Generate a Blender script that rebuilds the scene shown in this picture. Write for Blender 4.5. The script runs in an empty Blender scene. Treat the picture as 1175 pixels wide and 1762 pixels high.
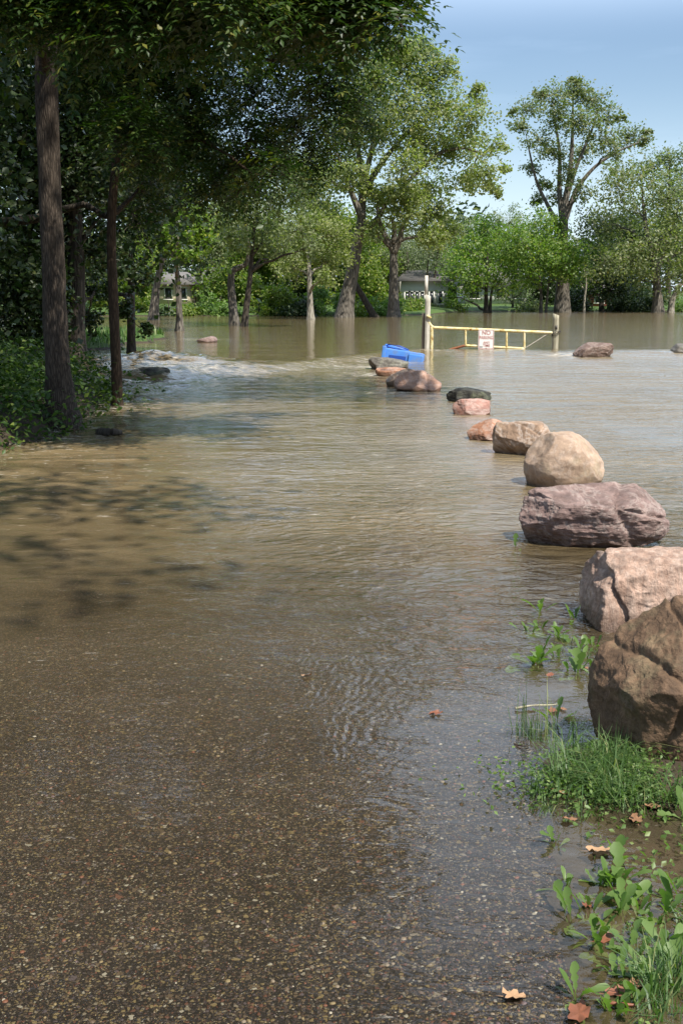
import bpy, bmesh, math, random
import numpy as np
from mathutils import Vector, Matrix

S = bpy.context.scene
COL = S.collection
R = math.radians
random.seed(7)
RNG = np.random.default_rng(11)

# ------------------------------------------------------------------ camera, sky, sun, exposure
FPX, CX, CY, CAMH = 2000.0, 587.5, 881.0, 1.6
PITCH = math.atan((881 - 505) / FPX)
cam = bpy.data.cameras.new('camera')
cam.sensor_fit = 'VERTICAL'; cam.sensor_height = 24.0; cam.lens = 24.0 * FPX / 1762.0
cam.clip_start = 0.1; cam.clip_end = 6000
camo = bpy.data.objects.new('camera', cam); COL.objects.link(camo)
camo.location = (0, 0, CAMH); camo.rotation_euler = (R(90) - PITCH, 0, 0)
S.camera = camo

SUN_AZ, SUN_EL = R(140), R(56)          # clockwise from +Y, seen from above
world = bpy.data.worlds.new('World'); S.world = world; world.use_nodes = True
wn, wl = world.node_tree.nodes, world.node_tree.links
wn.clear()
wo = wn.new('ShaderNodeOutputWorld'); bg = wn.new('ShaderNodeBackground'); bg.inputs['Strength'].default_value = 0.098
sky = wn.new('ShaderNodeTexSky'); sky.sky_type = 'NISHITA'; sky.sun_disc = False
sky.sun_elevation = SUN_EL; sky.sun_rotation = SUN_AZ
sky.air_density = 1.0; sky.dust_density = 0.7; sky.ozone_density = 2.0
tc = wn.new('ShaderNodeTexCoord'); mp = wn.new('ShaderNodeMapping')
mp.inputs['Scale'].default_value = (1.6, 1.6, 9.0); mp.inputs['Rotation'].default_value = (0.0, R(7), 0.3)
wl.new(tc.outputs['Generated'], mp.inputs['Vector'])
cn = wn.new('ShaderNodeTexNoise'); cn.inputs['Scale'].default_value = 1.7; cn.inputs['Detail'].default_value = 7
cn.inputs['Roughness'].default_value = 0.55; cn.inputs['Distortion'].default_value = 0.5
wl.new(mp.outputs['Vector'], cn.inputs['Vector'])
cr = wn.new('ShaderNodeValToRGB'); cr.color_ramp.elements[0].position = 0.40; cr.color_ramp.elements[1].position = 0.80
cr.color_ramp.elements[0].color = (0, 0, 0, 1); cr.color_ramp.elements[1].color = (0.30, 0.30, 0.30, 1)
wl.new(cn.outputs['Fac'], cr.inputs['Fac'])
cm = wn.new('ShaderNodeMix'); cm.data_type = 'RGBA'
cm.inputs[7].default_value = (7.2, 9.0, 11.4, 1)
sx = wn.new('ShaderNodeSeparateXYZ'); wl.new(tc.outputs['Generated'], sx.inputs[0])
def wmr(sock, a, b, c, d):
    k = wn.new('ShaderNodeMapRange'); k.interpolation_type = 'SMOOTHSTEP'; wl.new(sock, k.inputs[0])
    for q, v_ in enumerate((a, b, c, d)): k.inputs[q + 1].default_value = v_
    return k.outputs[0]
def wmath(op, a, b):
    k = wn.new('ShaderNodeMath'); k.operation = op; k.use_clamp = True
    for q, v_ in enumerate((a, b)):
        if isinstance(v_, float): k.inputs[q].default_value = v_
        else: wl.new(v_, k.inputs[q])
    return k.outputs[0]
# bright high cloud to the north, which the shallow water mirrors
bank_ = wmath('MULTIPLY', wmath('MULTIPLY', wmr(sx.outputs[2], 0.19, 0.29, 0.0, 1.0), wmr(sx.outputs[2], 0.62, 0.90, 1.0, 0.35)), wmr(sx.outputs[1], -0.3, 0.5, 0.12, 1.0))
bank_ = wmath('MULTIPLY', bank_, wmr(cn.outputs['Fac'], 0.25, 0.55, 0.82, 1.0))
haze_ = wmr(sx.outputs[2], 0.0, 0.17, 0.50, 0.0)      # pale air low over the horizon
wl.new(wmath('MAXIMUM', wmath('MAXIMUM', cr.outputs['Color'], haze_), bank_), cm.inputs[0]); wl.new(sky.outputs['Color'], cm.inputs[6])
wl.new(cm.outputs[2], bg.inputs['Color']); wl.new(bg.outputs['Background'], wo.inputs['Surface'])

sl = bpy.data.lights.new('sun', 'SUN'); sl.energy = 5.0; sl.angle = R(0.55); sl.color = (1.0, 0.95, 0.86)
so = bpy.data.objects.new('sun', sl); COL.objects.link(so); so.location = (8, -20, 30)
SUNV = Vector((math.sin(SUN_AZ) * math.cos(SUN_EL), math.cos(SUN_AZ) * math.cos(SUN_EL), math.sin(SUN_EL)))
so.rotation_euler = SUNV.to_track_quat('Z', 'Y').to_euler()
S.view_settings.view_transform = 'Standard'; S.view_settings.look = 'None'
S.view_settings.exposure = 0.55; S.view_settings.gamma = 1.0; S.view_settings.use_curve_mapping = False
try:
    S.cycles.max_bounces = 8; S.cycles.transparent_max_bounces = 12; S.cycles.caustics_reflective = False
except Exception:
    pass

# ------------------------------------------------------------------ maths helpers
cT, sT = math.cos(PITCH), math.sin(PITCH)
def ray(px, py):
    u, v = (px - CX) / FPX, (CY - py) / FPX
    return np.array((u, cT + v * sT, -sT + v * cT))
def G(px, py, z=0.0):
    d = ray(px, py); t = (z - CAMH) / d[2]
    return np.array((d[0] * t, d[1] * t, z))
def PW(px, py, Y):
    d = ray(px, py); t = Y / d[1]
    return np.array((d[0] * t, Y, CAMH + d[2] * t))
def sm(x, a=0.0, b=1.0):
    t = np.clip((np.asarray(x, float) - a) / (b - a), 0, 1); return t * t * (3 - 2 * t)
def _hash(ix, iy, iz, seed):
    h = (ix * 374761393 + iy * 668265263 + iz * 2147483647 + seed * 1274126177) & 0xFFFFFFFF
    h = ((h ^ (h >> 13)) * 1274126177) & 0xFFFFFFFF
    h = ((h ^ (h >> 16)) * 2246822519) & 0xFFFFFFFF
    return ((h ^ (h >> 15)) & 0xFFFF) / 65535.0
def vnoise(P, seed=0):
    P = np.asarray(P, float); F = np.floor(P); I = F.astype(np.int64); f = P - F
    w = f * f * f * (f * (f * 6 - 15) + 10)
    r = np.zeros(len(P))
    for dx in (0, 1):
        for dy in (0, 1):
            for dz in (0, 1):
                ww = (w[:, 0] if dx else 1 - w[:, 0]) * (w[:, 1] if dy else 1 - w[:, 1]) * (w[:, 2] if dz else 1 - w[:, 2])
                r += ww * _hash(I[:, 0] + dx, I[:, 1] + dy, I[:, 2] + dz, seed)
    return r * 2 - 1
def fbm(P, oct=4, seed=0, gain=0.5, lac=2.03, ridged=False):
    P = np.asarray(P, float); a = 1.0; r = np.zeros(len(P)); tot = 0
    for o in range(oct):
        n = vnoise(P, seed + o * 17)
        if ridged: n = 1 - 2 * np.abs(n)
        r += a * n; tot += a; a *= gain; P = P * lac + 5.3
    return r / tot
def unit(v):
    return v / np.maximum(np.linalg.norm(v, axis=-1, keepdims=True), 1e-9)

# ------------------------------------------------------------------ object helpers
def mesh_np(name, V, polys, mat=None, smooth=True, attrs=None):
    """polys: list of int arrays (n,k)"""
    me = bpy.data.meshes.new(name)
    V = np.asarray(V, np.float32).reshape(-1, 3)
    me.vertices.add(len(V)); me.vertices.foreach_set('co', V.ravel())
    polys = [np.asarray(p, np.int32) for p in polys if len(p)]
    loops = np.concatenate([p.ravel() for p in polys])
    sizes = np.concatenate([np.full(len(p), p.shape[1], np.int32) for p in polys])
    starts = np.concatenate(([0], np.cumsum(sizes)[:-1])).astype(np.int32)
    me.loops.add(len(loops)); me.loops.foreach_set('vertex_index', loops)
    me.polygons.add(len(sizes)); me.polygons.foreach_set('loop_start', starts)
    me.polygons.foreach_set('loop_total', sizes)
    if smooth: me.polygons.foreach_set('use_smooth', np.ones(len(sizes), bool))
    for k, a in (attrs or {}).items():
        at = me.attributes.new(k, 'FLOAT', 'POINT'); at.data.foreach_set('value', np.asarray(a, np.float32))
    me.update(calc_edges=True)
    if mat: me.materials.append(mat)
    return me
def obj(name, me, parent=None, loc=None):
    o = bpy.data.objects.new(name, me); COL.objects.link(o)
    if parent is not None: o.parent = parent
    if loc is not None: o.location = loc
    return o
def empty(name, loc=(0, 0, 0), rz=0.0):
    o = bpy.data.objects.new(name, None); COL.objects.link(o); o.location = loc; o.rotation_euler = (0, 0, rz)
    o.empty_display_size = 0.2
    return o
def tag(o, label=None, cat=None, group=None, kind=None):
    if label: o['label'] = label
    if cat: o['category'] = cat
    if group: o['group'] = group
    if kind: o['kind'] = kind
    return o
class MB:
    """collects boxes, tubes and leaf strips"""
    def __init__(s): s.V = []; s.T = []; s.Q = []; s.n = 0
    def add(s, V, T=None, Q=None):
        V = np.asarray(V, float)
        if T is not None and len(T): s.T.append(np.asarray(T, int) + s.n)
        if Q is not None and len(Q): s.Q.append(np.asarray(Q, int) + s.n)
        s.V.append(V); s.n += len(V)
    def box(s, c, d, rot=None, taper=1.0):
        x, y, z = d[0] / 2, d[1] / 2, d[2] / 2
        v = np.array([[-x, -y, -z], [x, -y, -z], [x, y, -z], [-x, y, -z], [-x * taper, -y * taper, z], [x * taper, -y * taper, z], [x * taper, y * taper, z], [-x * taper, y * taper, z]])
        if rot is not None: v = v @ np.array(rot).T
        s.add(v + np.array(c), Q=[[0, 3, 2, 1], [4, 5, 6, 7], [0, 1, 5, 4], [1, 2, 6, 5], [2, 3, 7, 6], [3, 0, 4, 7]])
    def tube(s, P, Rr, n=6, cap=True, jit=None):
        P = np.asarray(P, float); K = len(P); Rr = np.broadcast_to(np.asarray(Rr, float), (K,))
        t = np.gradient(P, axis=0); t = unit(t)
        ref = np.array((1.0, 0, 0)) if abs(t[0, 0]) < 0.8 else np.array((0, 1.0, 0))
        u = unit(np.cross(t, ref)); w = np.cross(t, u)
        a = np.linspace(0, 2 * math.pi, n, endpoint=False)
        rr = Rr[:, None] * (jit if jit is not None else np.ones((K, n)))
        V = P[:, None] + rr[..., None] * (np.cos(a)[None, :, None] * u[:, None] + np.sin(a)[None, :, None] * w[:, None])
        i = np.arange(K - 1)[:, None] * n; j = np.arange(n)[None]; j2 = (j + 1) % n
        Q = np.stack([i + j, i + j2, i + n + j2, i + n + j], -1).reshape(-1, 4)
        V = V.reshape(-1, 3); T = []
        if cap:
            V = np.vstack([V, P[-1:], P[:1]]); b = (K - 1) * n; c = K * n
            T = [[b + k, b + (k + 1) % n, c] for k in range(n)] + [[(k + 1) % n, k, c + 1] for k in range(n)]
        s.add(V, T, Q)
    def mesh(s, name, mat, smooth=False, attrs=None):
        return mesh_np(name, np.vstack(s.V), [np.vstack(q) for q in (s.T, s.Q) if q], mat, smooth, attrs)
    def build(s, name, mat, parent=None, smooth=False):
        return obj(name, s.mesh(name, mat, smooth), parent)
def rotz(a): c, s = math.cos(a), math.sin(a); return np.array([[c, -s, 0], [s, c, 0], [0, 0, 1]])
def roty(a): c, s = math.cos(a), math.sin(a); return np.array([[c, 0, s], [0, 1, 0], [-s, 0, c]])
def rotx(a): c, s = math.cos(a), math.sin(a); return np.array([[1, 0, 0], [0, c, -s], [0, s, c]])

# ------------------------------------------------------------------ materials
class NT:
    def __init__(s, name):
        s.m = bpy.data.materials.new(name); s.m.use_nodes = True
        s.t = s.m.node_tree; s.t.nodes.clear(); s.L = s.t.links
        s.out = s.N('ShaderNodeOutputMaterial')
    def N(s, k, **kw):
        n = s.t.nodes.new(k)
        for a, b in kw.items(): setattr(n, a, b)
        return n
    def set(s, sock, v):
        if isinstance(v, bpy.types.NodeSocket): s.L.new(v, sock)
        elif isinstance(v, (tuple, list)) and len(v) == 3 and sock.type == 'RGBA': sock.default_value = (*v, 1)
        else: sock.default_value = v
    def math(s, op, a, b=0.0, c=0.0, clamp=False):
        n = s.N('ShaderNodeMath', operation=op, use_clamp=clamp)
        for i, v in enumerate((a, b, c)): s.set(n.inputs[i], v)
        return n.outputs[0]
    def mix(s, f, a, b, blend='MIX'):
        n = s.N('ShaderNodeMix', data_type='RGBA', blend_type=blend)
        s.set(n.inputs[0], f); s.set(n.inputs[6], a); s.set(n.inputs[7], b); return n.outputs[2]
    def ramp(s, f, stops, interp='LINEAR'):
        n = s.N('ShaderNodeValToRGB'); cr = n.color_ramp; cr.interpolation = interp
        while len(cr.elements) < len(stops): cr.elements.new(0.5)
        for e, (p, c) in zip(cr.elements, stops):
            e.position = p; e.color = (c, c, c, 1) if not isinstance(c, tuple) else (*c, 1)
        s.set(n.inputs['Fac'], f); return n.outputs['Color']
    def coord(s, which='Object', scale=(1, 1, 1), rot=(0, 0, 0), loc=(0, 0, 0)):
        c = s.N('ShaderNodeTexCoord'); m = s.N('ShaderNodeMapping')
        m.inputs['Scale'].default_value = scale; m.inputs['Rotation'].default_value = rot; m.inputs['Location'].default_value = loc
        s.L.new(c.outputs[which], m.inputs['Vector']); return m.outputs['Vector']
    def noise(s, vec, scale=5, detail=4, rough=0.55, dist=0.0, out='Fac'):
        n = s.N('ShaderNodeTexNoise'); s.set(n.inputs['Vector'], vec); n.inputs['Scale'].default_value = scale
        n.inputs['Detail'].default_value = detail; n.inputs['Roughness'].default_value = rough; n.inputs['Distortion'].default_value = dist
        return n.outputs[out]
    def vor(s, vec, scale=5, feature='F1', out='Distance', rnd=1.0):
        n = s.N('ShaderNodeTexVoronoi', feature=feature); s.set(n.inputs['Vector'], vec)
        n.inputs['Scale'].default_value = scale; n.inputs['Randomness'].default_value = rnd
        return n.outputs[out]
    def attr(s, name): return s.N('ShaderNodeAttribute', attribute_name=name).outputs['Fac']
    def bump(s, h, dist=0.01, strength=1.0, normal=None):
        n = s.N('ShaderNodeBump'); s.set(n.inputs['Height'], h); n.inputs['Distance'].default_value = dist; n.inputs['Strength'].default_value = strength
        if normal is not None: s.L.new(normal, n.inputs['Normal'])
        return n.outputs['Normal']
    def principled(s, col, rough=0.6, normal=None, spec=0.5, metal=0.0):
        p = s.N('ShaderNodeBsdfPrincipled'); s.set(p.inputs['Base Color'], col); s.set(p.inputs['Roughness'], rough)
        p.inputs['Specular IOR Level'].default_value = spec; p.inputs['Metallic'].default_value = metal
        if normal is not None: s.L.new(normal, p.inputs['Normal'])
        s.L.new(p.outputs[0], s.out.inputs['Surface']); return p
def leaf_mat(name, dark, light, trans=0.35, tcol=None, rough=0.45, yellow=None):
    n = NT(name); r = n.attr('rnd')
    stops = [(0.0, dark), (0.85, light)]
    if yellow: stops.append((1.0, yellow))
    c = n.ramp(r, stops)
    big = n.noise(n.coord('Object'), 0.45, 2)
    c = n.mix(n.math('MULTIPLY', big, 0.35), c, n.mix(1.0, c, (0.75, 0.95, 0.6), 'MULTIPLY'))
    p = n.N('ShaderNodeBsdfPrincipled'); n.set(p.inputs['Base Color'], c); p.inputs['Roughness'].default_value = rough
    p.inputs['Specular IOR Level'].default_value = 0.4
    t = n.N('ShaderNodeBsdfTranslucent'); n.set(t.inputs['Color'], n.mix(1.0, c, tcol or (1.5, 1.9, 0.6), 'MULTIPLY'))
    m = n.N('ShaderNodeMixShader'); m.inputs[0].default_value = trans
    n.L.new(p.outputs[0], m.inputs[1]); n.L.new(t.outputs[0], m.inputs[2]); n.L.new(m.outputs[0], n.out.inputs['Surface'])
    return n.m
def bark_mat(name, dark, light, scale=1.0, bumpd=0.02):
    n = NT(name)
    v = n.coord('Object', (9 * scale, 9 * scale, 1.7 * scale))
    f = n.noise(v, 1.6, 6, 0.65, 1.2)
    w = n.vor(v, 1.8, 'DISTANCE_TO_EDGE')
    h = n.math('ADD', n.math('MULTIPLY', f, 0.7), n.math('MULTIPLY', n.math('MINIMUM', w, 0.35), 1.2))
    big = n.noise(n.coord('Object'), 1.1, 3)
    c = n.ramp(h, [(0.25, dark), (0.75, light)])
    c = n.mix(n.math('MULTIPLY', big, 0.5), c, n.mix(1.0, c, (0.6, 0.62, 0.5), 'MULTIPLY'))
    n.principled(c, 0.9, n.bump(h, bumpd, 1.0), 0.25)
    return n.m
def plain(name, col, rough=0.6, var=0.25, scale=6, spec=0.4, metal=0.0):
    n = NT(name); f = n.noise(n.coord('Object'), scale, 5)
    c = n.mix(f, tuple(x * (1 - var) for x in col), tuple(min(1, x * (1 + var)) for x in col))
    n.principled(c, rough, n.bump(f, 0.003), spec, metal); return n.m

M = {}
M['cotton'] = leaf_mat('cottonwood_leaf', (0.150, 0.170, 0.070), (0.260, 0.275, 0.120), 0.45, yellow=(0.34, 0.31, 0.13))
M['poplar'] = leaf_mat('poplar_leaf', (0.110, 0.135, 0.062), (0.200, 0.215, 0.098), 0.40, yellow=(0.25, 0.21, 0.10))
M['maple'] = leaf_mat('maple_leaf', (0.085, 0.155, 0.026), (0.175, 0.240, 0.045), 0.42, yellow=(0.27, 0.27, 0.06))
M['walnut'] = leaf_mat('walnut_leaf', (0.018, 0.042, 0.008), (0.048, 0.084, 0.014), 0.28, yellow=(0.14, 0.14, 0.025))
M['bright'] = leaf_mat('locust_leaf', (0.075, 0.14, 0.015), (0.15, 0.21, 0.025), 0.4, yellow=(0.25, 0.25, 0.03))
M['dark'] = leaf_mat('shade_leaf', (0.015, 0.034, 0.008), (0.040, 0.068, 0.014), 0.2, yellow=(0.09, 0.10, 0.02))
M['willow'] = leaf_mat('willow_leaf', (0.15, 0.18, 0.105), (0.25, 0.28, 0.17), 0.25)
M['pale'] = leaf_mat('pale_leaf', (0.105, 0.135, 0.062), (0.195, 0.215, 0.105), 0.36)
M['shrub'] = leaf_mat('shrub_leaf', (0.075, 0.125, 0.020), (0.175, 0.215, 0.040), 0.42, yellow=(0.27, 0.25, 0.05))
M['weed'] = leaf_mat('weed_leaf', (0.085, 0.150, 0.032), (0.170, 0.245, 0.075), 0.38, yellow=(0.26, 0.31, 0.11))
M['under'] = leaf_mat('undergrowth_leaf', (0.022, 0.052, 0.010), (0.080, 0.135, 0.026), 0.32, yellow=(0.22, 0.26, 0.06))
M['grass'] = leaf_mat('grass_blade', (0.055, 0.105, 0.034), (0.13, 0.205, 0.07), 0.3, yellow=(0.30, 0.29, 0.13))
M['bark_near'] = bark_mat('brown_bark', (0.022, 0.016, 0.012), (0.105, 0.080, 0.062), 2.4, 0.02)
M['bark_red'] = bark_mat('reddish_bark', (0.030, 0.019, 0.012), (0.095, 0.062, 0.040), 1.8, 0.015)
M['bark'] = bark_mat('grey_bark', (0.06, 0.05, 0.042), (0.22, 0.195, 0.165), 0.55, 0.06)
M['bark_dark'] = bark_mat('dark_bark', (0.03, 0.024, 0.02), (0.11, 0.09, 0.07), 0.8, 0.03)
M['bark_pale'] = bark_mat('pale_bark', (0.17, 0.15, 0.12), (0.42, 0.38, 0.32), 0.6, 0.05)

# ------------------------------------------------------------------ terrain and water shapes
LV = 0.12
_cp = np.array([G(x, y, 0.05)[:2] for x, y in ((60, 655), (240, 648), (340, 642), (480, 633), (600, 618), (720, 606), (860, 607), (960, 609), (1175, 607), (1500, 606))])
_cp = _cp[np.argsort(_cp[:, 0])]
def crest(x): return np.interp(x, _cp[:, 0], _cp[:, 1], left=_cp[0, 1] - 1, right=_cp[-1, 1])
_bp = np.array([(-7.0, 6.0), (-4.6, 10.2)] + [tuple(G(x, y, 0.02)[:2]) for x, y in ((0, 788), (70, 772), (150, 752), (195, 735), (240, 695), (246, 672))])
def bank(x, y):
    """height of the wooded bank, left of its shoreline"""
    xb = np.interp(y, _bp[:, 1], _bp[:, 0]) + 0.10 * vnoise(np.stack([y * 2.5, x * 0.6, 0 * x], 1), 4)
    f = sm((xb - x), -0.05, 0.9) * sm(19.6 - y + 0.25 * (xb - x), -0.4, 1.2)
    return f
def path_edge(y): return np.where(y < 6.5, 0.24 + 0.115 * y, np.minimum(1.0 + 0.045 * (y - 6.5), 1.5))
def far_shore(x): return np.interp(x, (-60, -24, -2, 6, 10, 60), (74, 77, 78, 80, 97, 98))
def bed(x, y):
    d = np.interp(y, (-6, 0, 2.4, 4.0, 5.2, 6.5, 8.5, 12, 20, 40), (0.02, -0.004, -0.014, -0.023, -0.036, -0.075, -0.20, -0.40, -0.6, -0.9))
    P = np.stack([x, y, 0 * x], 1)
    e = path_edge(y)
    verge = sm(x - e, -0.02, 0.12)
    dv = np.interp(y, (-6, 2, 3.0, 3.7, 4.2, 5.5, 7, 9), (0.0, -0.050, -0.042, -0.006, -0.03, -0.035, -0.06, -0.25)) + 0.012 * fbm(P * 3.0, 3, 5)
    z = d * (1 - verge) + np.where(y < 9, dv, d) * verge
    z = z + 0.06 * np.exp(-((x - 1.05) / 0.33) ** 2 - ((y - 3.75) / 0.30) ** 2)
    b = bank(x, y)
    z = z * (1 - b) + b * (0.20 + 0.10 * fbm(P * 0.7, 3, 8) + 0.02 * np.clip(-x - 3, 0, 20))
    # small grassy point beyond the rapids
    g = sm(-x - 5.0 + 0.5 * vnoise(P * 0.8, 3), -0.3, 1.4) * sm(y, 29.0, 32.0) * sm(44 - y, 0, 4)
    z = z * (1 - g) + g * (LV + 0.16)
    g2 = sm(y - far_shore(x) - 1.2 * vnoise(P * 0.15, 2), -1.5, 2.5)
    z = z * (1 - g2) + g2 * (LV + 0.10 + 0.028 * np.clip(y - far_shore(x), 0, 60))
    w = sm(-x, 22, 34) * sm(y, -30, -8)
    z = z * (1 - w) + w * 0.6
    return z
def water_h(x, y):
    P2 = np.stack([x, y, 0 * x], 1); c = crest(x); dn = c - y
    up = LV * sm(-dn, -1.6, 0.5)
    L = sm(-x, 0.8, 4.2)
    # turbulence just below the crest, strongest in the rapids
    turb = np.where(dn > 0, np.exp(-np.clip(dn, 0, 99) / 5.5), np.exp(np.clip(dn, -99, 0) / 0.9))
    ra = 0.34 * np.exp(-((x + 4.2) / 1.9) ** 2 - ((y - 25.0) / 1.3) ** 2)
    rag = fbm(P2 * np.array((0.9, 1.35, 1)) @ rotz(0.25), 4, 21, 0.6, ridged=True)
    h = up + turb * (0.028 + 0.115 * L) * rag + ra * (0.55 + 0.45 * rag)
    h += 0.006 * sm(y, 6, 11) * (1 - sm(-dn, -0.5, 2)) * fbm(P2 * np.array((0.9, 3.2, 1)), 4, 31, 0.55)
    h += 0.030 * sm(-x, 0.8, 3.0) * sm(y, 6.5, 9) * sm(17 - y, 0, 4) * fbm(P2 * np.array((0.7, 1.5, 1)) @ rotz(0.35), 3, 55, 0.5, ridged=True)
    h += 0.010 * sm(-dn, 0, 3) * fbm(P2 * np.array((0.6, 1.3, 1)), 4, 41, 0.55)
    h += 0.0016 * sm(y, 2.5, 6) * fbm(P2 * np.array((3.0, 7.0, 1)), 3, 61)
    return h

rows = list(np.arange(-8, 1.7, 0.25))
for py in np.concatenate([np.arange(1800, 860, -2.2), np.arange(860, 600, -1.1), np.arange(600, 556, -2.0)]): rows.append(G(587, py)[1])
y0 = rows[-1]
while y0 < 130: y0 *= 1.012; rows.append(y0)
rows = np.array(sorted(rows)); NC = 300
s = np.linspace(-1, 1, NC); s = np.sign(s) * (0.72 * np.abs(s) + 0.28 * np.abs(s) ** 5)
halfw = np.where(rows < 8, 6 + 0.3 * np.maximum(rows, 0), 8.4 + (rows - 8) * 0.55)
XX = s[None] * halfw[:, None]; YY = np.repeat(rows[:, None], NC, 1)
wx, wy = XX.ravel(), YY.ravel()
wz = water_h(wx, wy); bz = bed(wx, wy)
depth = np.clip(wz - bz, 0, 2)
dn = crest(wx) - wy
rag_ = fbm(np.stack([wx, wy, 0 * wx], 1) * np.array((0.9, 1.35, 1)) @ rotz(0.25), 4, 21, 0.6, ridged=True)
Lf = sm(-wx, 2.4, 4.6) * np.exp(-np.clip(np.abs(dn - 1.0), 0, 99) / 5.0)
foam = 0.20 * np.exp(-((wx + 5.2) / 2.2) ** 2 - ((wy - 23.8) / 2.2) ** 2) + 0.9 * Lf * np.clip(rag_ - 0.15, 0, 1) * (dn > -1.0) + 0.06 * np.exp(-np.clip(dn, 0, 99) / 2.0) * (dn > -0.4)
foam += 0.20 * sm(-wx, 2.0, 3.2) * sm(wy, 11, 13) * sm(22 - wy, 0, 3)
foam += 0.16 * sm(wy, 6.5, 9) * (dn > 0) * (1 - sm(wx, 0.5, 2.0))
for (px, py, rad) in ((956, 611, 0.55), (745, 606, 0.5), (1010, 612, 0.8), (1165, 607, 0.6), (690, 620, 0.9), (665, 640, 0.9), (700, 668, 0.8), (640, 628, 1.0), (345, 588, 1.6), (300, 640, 1.2)):
    g = G(px, py, 0.05); foam += 0.40 * np.exp(-((wx - g[0]) / rad) ** 2 - ((wy - g[1]) / (rad * 0.9)) ** 2)
i = np.arange(len(rows) - 1)[:, None] * NC; j = np.arange(NC - 1)[None]
Q = np.stack([i + j, i + j + 1, i + NC + j + 1, i + NC + j], -1).reshape(-1, 4)

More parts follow.
